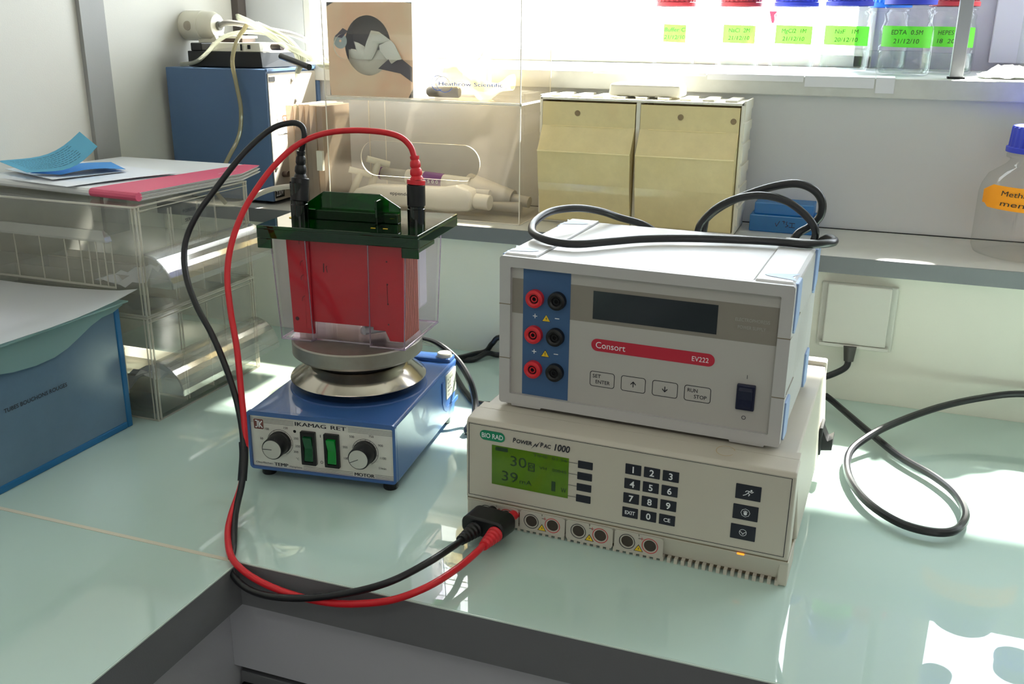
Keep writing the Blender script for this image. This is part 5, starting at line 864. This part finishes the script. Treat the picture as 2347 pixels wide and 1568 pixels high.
for loop, cen in (([(855, 64, .002), (874, 67, .000), (901, 86, -.003), (890, 92, .001), (869, 95, .006), (863, 110, .006), (849, 133, .008), (834, 133, .006), (836, 110, .004), (843, 89, .004)], (860, 88, -.0035)),
                  ([(890, 90, -.002), (901, 86, -.003), (910, 95, -.0035), (918, 112, -.0040), (925, 129, -.0035), (914, 131, -.002), (901, 140, -.001), (886, 127, .002), (872, 111, .004), (871, 98, .003)], (898, 112, -.0045)),
                  ([(849, 133, .009), (822, 134, .009), (803, 128, .008), (799, 117, .008), (805, 107, .006), (816, 109, .007), (813, 90, .005), (824, 93, .004), (834, 100, .006), (846, 112, .008)], (824, 116, .001))):
    n = len(loop); ts.add([TP(*p) for p in loop] + [TP(*cen)], [(k, (k + 1) % n, n) for k in range(n)])
    ts.add([TP(x, y, yy + 0.0015) for x, y, yy in loop], [tuple(range(n))])
tt = ts.build('tissue', M_TISSUE, smooth=True, ang=80); tt.location = (-0.270, 0.6600, ZU); tag(tt, 'white tissue pulled out of the round opening of the carton', 'tissue')
# gloves and black cylinder in the upper case
random.seed(5); g = MB(); N, Mm = 16, 12; vs = []
for i in range(N):
    for j in range(Mm):
        a = 2 * pi * j / Mm; rr = 0.013 * (1.1 + 0.45 * sin(i * 0.9) + 0.35 * random.random()) * (1 - 0.5 * i / N); vs.append((-0.105 + i * 0.0075, 0.700 + rr * cos(a) * 1.2, ZU + 0.030 + rr * sin(a) - 0.0010 * i + 0.01 * sin(i * .5)))
g.add(vs, [(i * Mm + j, i * Mm + (j + 1) % Mm, (i + 1) * Mm + (j + 1) % Mm, (i + 1) * Mm + j) for i in range(N - 1) for j in range(Mm)])
tag(g.build('rubber_glove', M_GLOVE, smooth=True), 'crumpled translucent cream glove in the upper acrylic case', 'glove')
g = MB().box(-0.105, -0.045, 0.730, 0.755, ZU + 0.002, ZU + 0.058).build('folded_glove_bag', M_GLOVE, bevel=0.006); tag(g, 'pale folded bag standing behind the glove in the upper case', 'bag')
tag(MB().lathe([(0.0001, -0.1225), (0.005, -0.1215), (0.0075, -0.1180), (0.0080, -0.0720), (0.0065, -0.0700), (0.0001, -0.0698)], (0, 0.686, ZU + 0.0083), 'x', 24, cap=False).build('black_cylinder', M_BLK, smooth=True), 'small black rounded cylinder lying in the upper acrylic case', 'cylinder')
# pipettes in the lower case
ZL = ZS + 0.0029
k = empty('pipette', (-0.16, 0.693, ZL), -0.06, 'white single channel pipette lying nearest in the lower acrylic case', 'pipette', 'pipettes in the lower case')
bp_ = MB(); pts = [(-0.100, 0.010), (-0.085, 0.026), (-0.060, 0.034), (0.060, 0.038), (0.090, 0.044), (0.112, 0.038), (0.118, 0.024), (0.112, 0.006), (0.070, 0.002), (0.000, 0.004), (-0.060, 0.002)]
bp_.prism(pts, lambda x, z_: (x, -0.018, z_ + 0.002), lambda x, z_: (x, 0.014, z_)); bp_.build('body', M_PIPW, k, bevel=0.005, seg=3)
MB().cyl((0.116, -0.002, 0.022), (0.140, -0.002, 0.021), 0.0115, n=24).build('push_button', M_PIPW, k, smooth=True, bevel=0.001); MB().cyl((0.110, 0.010, 0.032), (0.134, 0.010, 0.032), 0.0060, n=18).build('eject_button', M_PIPG, k, smooth=True)
m = MB(); m.text('eppendorf', 0.0050, lambda u, v: (-0.022 + u, -0.0188, 0.024 + v), w=0.040, bold=0.01); m.build('lettering', M_DPRINT, k); MB().box(-0.074, -0.048, -0.0192, -0.0180, 0.018, 0.022).build('teal_print', mat('teal_print', (70, 130, 124), 0.5), k)
k = empty('pipette', (-0.15, 0.730, ZL), -0.05, 'pipette with purple bands lying behind the white one in the lower case', 'pipette', 'pipettes in the lower case')
MB().cyl((-0.075, 0, 0.046), (-0.030, 0, 0.044), 0.0098, n=22).build('button', M_PIPG, k, smooth=True); MB().cyl((-0.079, 0, 0.046), (-0.0752, 0, 0.046), 0.0100, n=22).build('purple_ring', M_PURP, k, smooth=True)
MB().cyl((-0.0298, 0, 0.044), (0.080, 0, 0.038), 0.0115, n=22).build('barrel', M_PIPW, k, smooth=True); ww = MB().cyl((0.001, 0, 0.0424), (0.034, 0, 0.0406), 0.0119, n=22).build('purple_window', M_PURP, k, smooth=True)
m = MB(); m.text('0 5 0 0', 0.0050, lambda u, v: (0.004 + u, -0.0122, 0.0385 + v), w=0.026, bold=0.02); m.build('lettering', M_WPRINT, ww)
k = empty('pipette', (-0.02, 0.735, ZL), -0.10, 'grey conical pipette at the right end of the lower acrylic case', 'pipette', 'pipettes in the lower case')
MB().cyl((-0.060, 0, 0.030), (0.018, 0, 0.020), 0.024, 0.0135, n=28).build('cone', M_PIPG, k, smooth=True); MB().cyl((0.0182, 0, 0.020), (0.045, 0, 0.017), 0.0085, n=20).build('nozzle', M_PIPG, k, smooth=True); MB().cyl((-0.020, -0.020, 0.010), (0.036, -0.012, 0.010), 0.006, 0.009, n=18).build('handle', M_PIPG, k, smooth=True)
for q, (x, y, z_) in enumerate(((-0.262, 0.700, 0.052), (-0.238, 0.715, 0.068))):
    k = empty('stirring_cross', (x, y, ZL), 0, ['lower left' , 'taller'][q] + ' ivory plastic stopcock leaning at the left end of the lower case', 'stopcock', 'ivory stopcocks in the lower case')
    MB().cyl((-0.008, 0, 0.001), (0.016, 0, z_), 0.0058, n=16).build('stem', M_IVORY, k, smooth=True); MB().cyl((0.001, -0.010, z_ + 0.004), (0.030, 0.010, z_ - 0.006), 0.0050, n=16).build('cross_bar', M_IVORY, k, smooth=True)

# ---------------------------------------------------------------- amber tip-out bins
k = empty('tip_out_bins', (0.0500, 0.700, ZS), 0, 'cream cabinet with two yellowed clear tip out bins on the shelf', 'bins')
BWd, BHt, BDp = 0.2870, 0.1790, 0.088
bc = MB(); bc.box(0, 0.0035, 0, BDp, 0, BHt).box(BWd - 0.0035, BWd, 0, BDp, 0, BHt).box(0, BWd, 0, BDp, BHt - 0.0035, BHt).box(0, BWd, 0, BDp, 0, 0.003).box(0.0035, BWd - 0.0035, BDp - 0.003, BDp, 0.003, BHt - 0.0035).box(0.1405, 0.1465, -0.0005, BDp, 0.003, BHt - 0.0035); bc.build('cabinet', M_CREAM, k, bevel=0.0008)
for q in range(6):
    z_ = 0.012 + q * 0.029
    MB().prism([(0.004, z_), (0.084, z_ + 0.012), (0.084, z_ + 0.0245), (0.004, z_ + 0.025)], lambda y, z: (BWd - 0.0005, y, z), lambda y, z: (BWd + 0.0022, y, z)).build('side_rib', M_CREAM, k, bevel=0.0008)
    MB().prism([(0.004, z_), (0.084, z_ + 0.012), (0.084, z_ + 0.0245), (0.004, z_ + 0.025)], lambda y, z: (-0.0022, y, z), lambda y, z: (0.0005, y, z)).build('side_rib', M_CREAM, k, bevel=0.0008)
for q in range(9): MB().box(0.012 + q * 0.031, 0.028 + q * 0.031, 0.010, 0.084, BHt, BHt + 0.0030).build('top_rib', M_CREAM, k, bevel=0.0006)
for q, x0 in enumerate((0.0040, 0.1470)):
    wv = 0.1355; bn = empty('bin', (x0, 0, 0)); bn.parent = k
    pr = [(-0.0010, 0.172), (-0.0010, 0.140), (-0.0230, 0.106), (-0.0180, 0.060), (-0.0040, 0.006), (0.0, 0.006), (0.060, 0.006), (0.060, 0.172)]
    f = MB(); ft = [(-0.0010, 0.1730), (-0.0010, 0.140), (-0.0230, 0.106), (-0.0175, 0.060), (-0.0040, 0.005)]
    for (ya, za), (yb, zb2) in zip(ft, ft[1:]): f.frust([(0, ya, za), (wv, ya, za), (wv, ya + 0.0022, za), (0, ya + 0.0022, za)], [(0, yb, zb2), (wv, yb, zb2), (wv, yb + 0.0022, zb2), (0, yb + 0.0022, zb2)])
    f.build('front', M_AMBER, bn)
    f = MB()
    for xx in (0.0, wv - 0.002): f.prism(ft + [(0.055, 0.005), (0.055, 0.120), (0.030, 0.173)], lambda y, z: (xx, y + 0.0005, z), lambda y, z: (xx + 0.002, y + 0.0005, z))
    f.box(0.0, wv, -0.003, 0.055, 0.0035, 0.0055); f.box(0.0021, wv - 0.0021, 0.053, 0.055, 0.0055, 0.120); f.build('bin_body', M_AMBER, bn)
    f = MB(); f.box(0.0, wv, -0.0246, -0.0228, 0.1052, 0.1070).box(0.012, wv - 0.016, -0.0022, -0.0008, 0.1394, 0.1404); f.build('rim_highlight', M_AMBERE, bn)  # thin bright strips painted as rim highlights
    MB().lathe([(0.0001, -0.0018), (0.0040, -0.0018), (0.0040, 0.0)], (0.052 + 0.004 * q, 0, 0.158), 'y', 22, cap=False).build('lock_hole', mat('brown_hole', (132, 112, 84), 0.6), bn)
    if q: MB().lathe([(0.0001, -0.0018), (0.0040, -0.0018), (0.0040, 0.0)], (wv - 0.008, 0, 0.155), 'y', 22, cap=False).build('lock_hole', mat('brown_hole', (132, 112, 84), 0.6), bn)
tr = MB(); tr.frust([(-0.052, -0.020, 0), (0.052, -0.020, 0), (0.052, 0.030, 0), (-0.052, 0.030, 0)], [(-0.050, -0.018, 0.017), (0.050, -0.018, 0.017), (0.050, 0.028, 0.017), (-0.050, 0.028, 0.017)])
o = tr.build('white_tray', M_CREAM, bevel=0.004, seg=3); o.location = (0.195, 0.742, ZS + BHt + 0.0032); tag(o, 'low white plastic tray on top of the tip out bins', 'tray')

# blue rack on the shelf
k = empty('tube_rack', (0.3980, 0.765, ZS), -0.02, 'translucent bright blue box with handwriting on the shelf behind the supplies', 'box')
MB().box(-0.046, 0.046, -0.020, 0.030, 0, 0.0240).build('base', M_BRACK, k, bevel=0.0015); MB().box(-0.041, 0.040, -0.016, 0.028, 0.0242, 0.0410).build('lid', M_BRACK, k, bevel=0.0015)
m = MB(); 
for ln in ([(0, 6), (2, 1), (6, 9)], [(9, 9), (14, 8)], [(11.5, 10), (12, 5)], [(16, 9), (15, 5), (18, 3), (14, 1)], [(19, 7), (27, 7)], [(23, 7), (23, 1)], [(19, 1), (27, 1)]): stroke(m, [(x / 1000 - 0.010, z / 1000 + 0.008) for x, z in ln], 0.0008, F(0, 0, 0.0004, -0.020))
m.build('handwriting', M_HAND, k)

# ---------------------------------------------------------------- bottles
def bottle(name, loc, r, hcap, H, rcap, capm, label, lines, tape, ink, zl0, zl1, liquid=0.0, ang=55, face=0.0, group=None, knurl=26, tapef=None, wline=None):
    k = empty(name, loc, face, label, 'bottle', group)
    g = MB().lathe([(r * 0.80, 0.0), (r * 0.95, 0.0015), (r, r * 0.14), (r, hcap * 0.60), (r * 0.97, hcap * 0.68), (r * 0.88, hcap * 0.78), (rcap * 0.98, hcap * 0.88), (rcap * 0.88, hcap * 0.92), (rcap * 0.88, hcap * 0.95), (rcap * 0.99, hcap * 0.955), (rcap * 0.99, hcap * 0.985), (rcap * 0.86, hcap), (rcap * 0.86, H - 0.003)], (0, 0, 0), 'z', 48, cap=False)
    g.lathe([(r * 0.80, 0.0), (r * 0.55, 0.0018), (0.0001, 0.0025)], (0, 0, 0), 'z', 48, cap=False); g.build('glass_body', M_BTL, k, smooth=True, ang=60)
    if liquid: MB().lathe([(0.0001, 0.004), (r * 0.86, 0.004), (r * 0.95, 0.010), (r * 0.95, liquid), (0.0001, liquid)], (0, 0, 0), 'z', 40, cap=False).build('liquid', M_LIQ, k, smooth=True, ang=60)
    n = knurl * 4; vs = []; prof = [(1.0, hcap + 0.001), (1.04, hcap + 0.0012), (1.04, hcap + 0.0070), (0.99, hcap + 0.0080), (0.96, H - 0.002), (0.93, H), (0.0001, H)]; c = MB(); fs = []
    for q, (kk, z_) in enumerate(prof):
        for i in range(n):
            a = 2 * pi * i / n; rr = rcap * kk * (0.975 if (i % 4 in (0, 1) and q in (3, 4)) else 1.0); vs.append((rr * cos(a), rr * sin(a), z_))
    for q in range(len(prof) - 1):
        for i in range(n): j = (i + 1) % n; fs.append((q * n + i, q * n + j, (q + 1) * n + j, (q + 1) * n + i))
    c.add(vs, fs).build('cap', capm, k)
    if lines:
        rt = r + 0.0005; cylf = lambda dr: (lambda u, v: ((rt + dr) * sin(u / rt), -(rt + dr) * cos(u / rt), v))
        t_ = MB(); A0, N = radians(ang), 24; fn = cylf(0); us = [(-A0 + 2 * A0 * i / N) * rt for i in range(N + 1)]
        def ext(i): return (zl0 + (0.004 if (tapef and i < 2) else 0), zl1 - ((0.009 - 0.003 * i) if (tapef and i < 3) else 0))
        t_.add([fn(u, ext(i)[0] - 0.0015 * i / N) for i, u in enumerate(us)] + [fn(u, ext(i)[1] - 0.0015 * i / N) for i, u in enumerate(us)], [(i, i + 1, N + 2 + i, N + 1 + i) for i in range(N)])
        tp = t_.build('label_tape', tape, k, smooth=True)
        m = MB(); hh = (zl1 - zl0) * 0.22
        for q, ln in enumerate(lines):
            wd = wline or (zl1 - zl0) * 1.15 * len(ln) / 7.5; f0 = cylf(0.0004); vb = zl1 - (zl1 - zl0) * (0.42 + 0.42 * q); m.text(ln, hh, lambda u, v, vb=vb, f0=f0: f0(u, v + vb), w=min(wd, rt * 1.6), align='C', shear=0.1)
        m.build('handwriting', ink, tp)
    return k
ZW = 0.4074; G_ = 'reagent bottles on the window ledge'
C0 = Vector((0.5009, -0.6429))
def fc(x, y): return math.atan2(y - C0.y, x - C0.x) - pi / 2      # tape turned to the room
SPECS = [('reagent_bottle', (0.1690, 1.050), M_CAPR, 'Buffer C bottle, leftmost on the window ledge, red cap', ['Buffer C', '21/12/10'], 0.0, 30),
         ('reagent_bottle', (0.2760, 1.050), M_CAPR, 'NaCl 2M bottle with red cap on the window ledge', ['NaCl  2M', '21/12/10'], 0.030, 44),
         ('reagent_bottle', (0.3640, 1.040), M_CAPB, 'MgCl2 1M bottle with blue cap on the window ledge', ['MgCl2  1M', '21/12/10'], 0.026, 50),
         ('reagent_bottle', (0.4465, 0.990), M_CAPB, 'NaF 1M bottle with blue cap on the window ledge', ['NaF   1M', '20/12/10'], 0.034, 60),
         ('reagent_bottle', (0.5311, 0.890), M_CAPB, 'EDTA 0.5M bottle, nearest on the window ledge, blue cap', ['EDTA  0.5M', '21/12/10'], 0.034, 62),
         ('reagent_bottle', (0.5930, 0.985), M_CAPR, 'HEPES 1M bottle with dark red cap standing against the aluminium post', ['HEPES 1M', '18  2010'], 0.030, 62)]
for nm, (x, y), cm, lab, ln, liq, an in SPECS:
    bottle(nm, (x, y, ZW), 0.0362, 0.0950, 0.124, 0.0335, cm, lab, ln, M_TAPEG, M_HANDG if 'Buffer' in lab else M_HAND, 0.0400, 0.0680, liquid=liq, ang=an, face=fc(x, y) * 1.0, group=G_)
bottle('reagent_bottle', (0.505, 1.085, ZW), 0.0340, 0.0950, 0.124, 0.0315, mat('bright_blue_cap', (30, 120, 235), 0.4), 'bottle with bright blue cap half hidden between the NaF and EDTA bottles', ['  ', '  '], M_TAPEG, M_HAND, 0.0400, 0.0660, liquid=0.030, ang=60, face=fc(0.505, 1.085) + 0.9, group=G_)
bottle('solvent_bottle', (0.7080, 0.730, ZS), 0.0690, 0.1290, 0.1620, 0.0440, M_CAPB, 'large clear bottle with orange label tape at the right end of the shelf', ['Methanol React.', 'membranes'], M_TAPEO, M_HAND, 0.0640, 0.0930, liquid=0.0, ang=62, face=fc(0.708, 0.730), tapef=True, wline=0.085)
bottle('reagent_bottle', (0.7130, 0.925, ZW), 0.0330, 0.175, 0.205, 0.0250, M_CAPB, 'tall clear bottle on the ledge just outside the right edge, mirrored in the glass worktop', None, None, None, 0, 0, liquid=0.0, group=G_)
bottle('reagent_bottle', (0.8300, 0.930, ZW), 0.0380, 0.120, 0.150, 0.0330, M_CAPB, 'wide bottle farthest right on the ledge, outside the frame, mirrored in the worktop', None, None, None, 0, 0, liquid=0.06, group=G_)
tg = MB(); tg.prism([(0.000, 0.020), (0.0130, 0.020), (0.0125, 0.0), (0.0055, 0.0)], lambda x, z: (x, 0, z), lambda x, z: (x, 0.0008, z)); o = tg.build('pink_tag', mat('pink_red_tag', (236, 60, 90), 0.6)); o.location = (0.3055, 1.2025, 0.4790); tag(o, 'small pink red tag stuck to the window pane between two bottles', 'tag')
# crumpled wipe at the right
random.seed(11); g = MB(); N = 26; vs = []
for i in range(N):
    for j in range(10):
        x = 0.632 + i * 0.0058; y = 0.850 + j * 0.009; vs.append((x, y + 0.004 * sin(i * 0.8), 0.4085 + 0.016 * abs(sin(i * 0.37 + j * 0.5)) * sin(pi * j / 9) * min(1, i / 4) + 0.004 * random.random()))
g.add(vs, [(i * 10 + j, (i + 1) * 10 + j, (i + 1) * 10 + j + 1, i * 10 + j + 1) for i in range(N - 1) for j in range(9)])
tag(g.build('paper_wipe', M_TISSUE), 'crumpled white paper wipe on the window ledge right of the post', 'wipe')
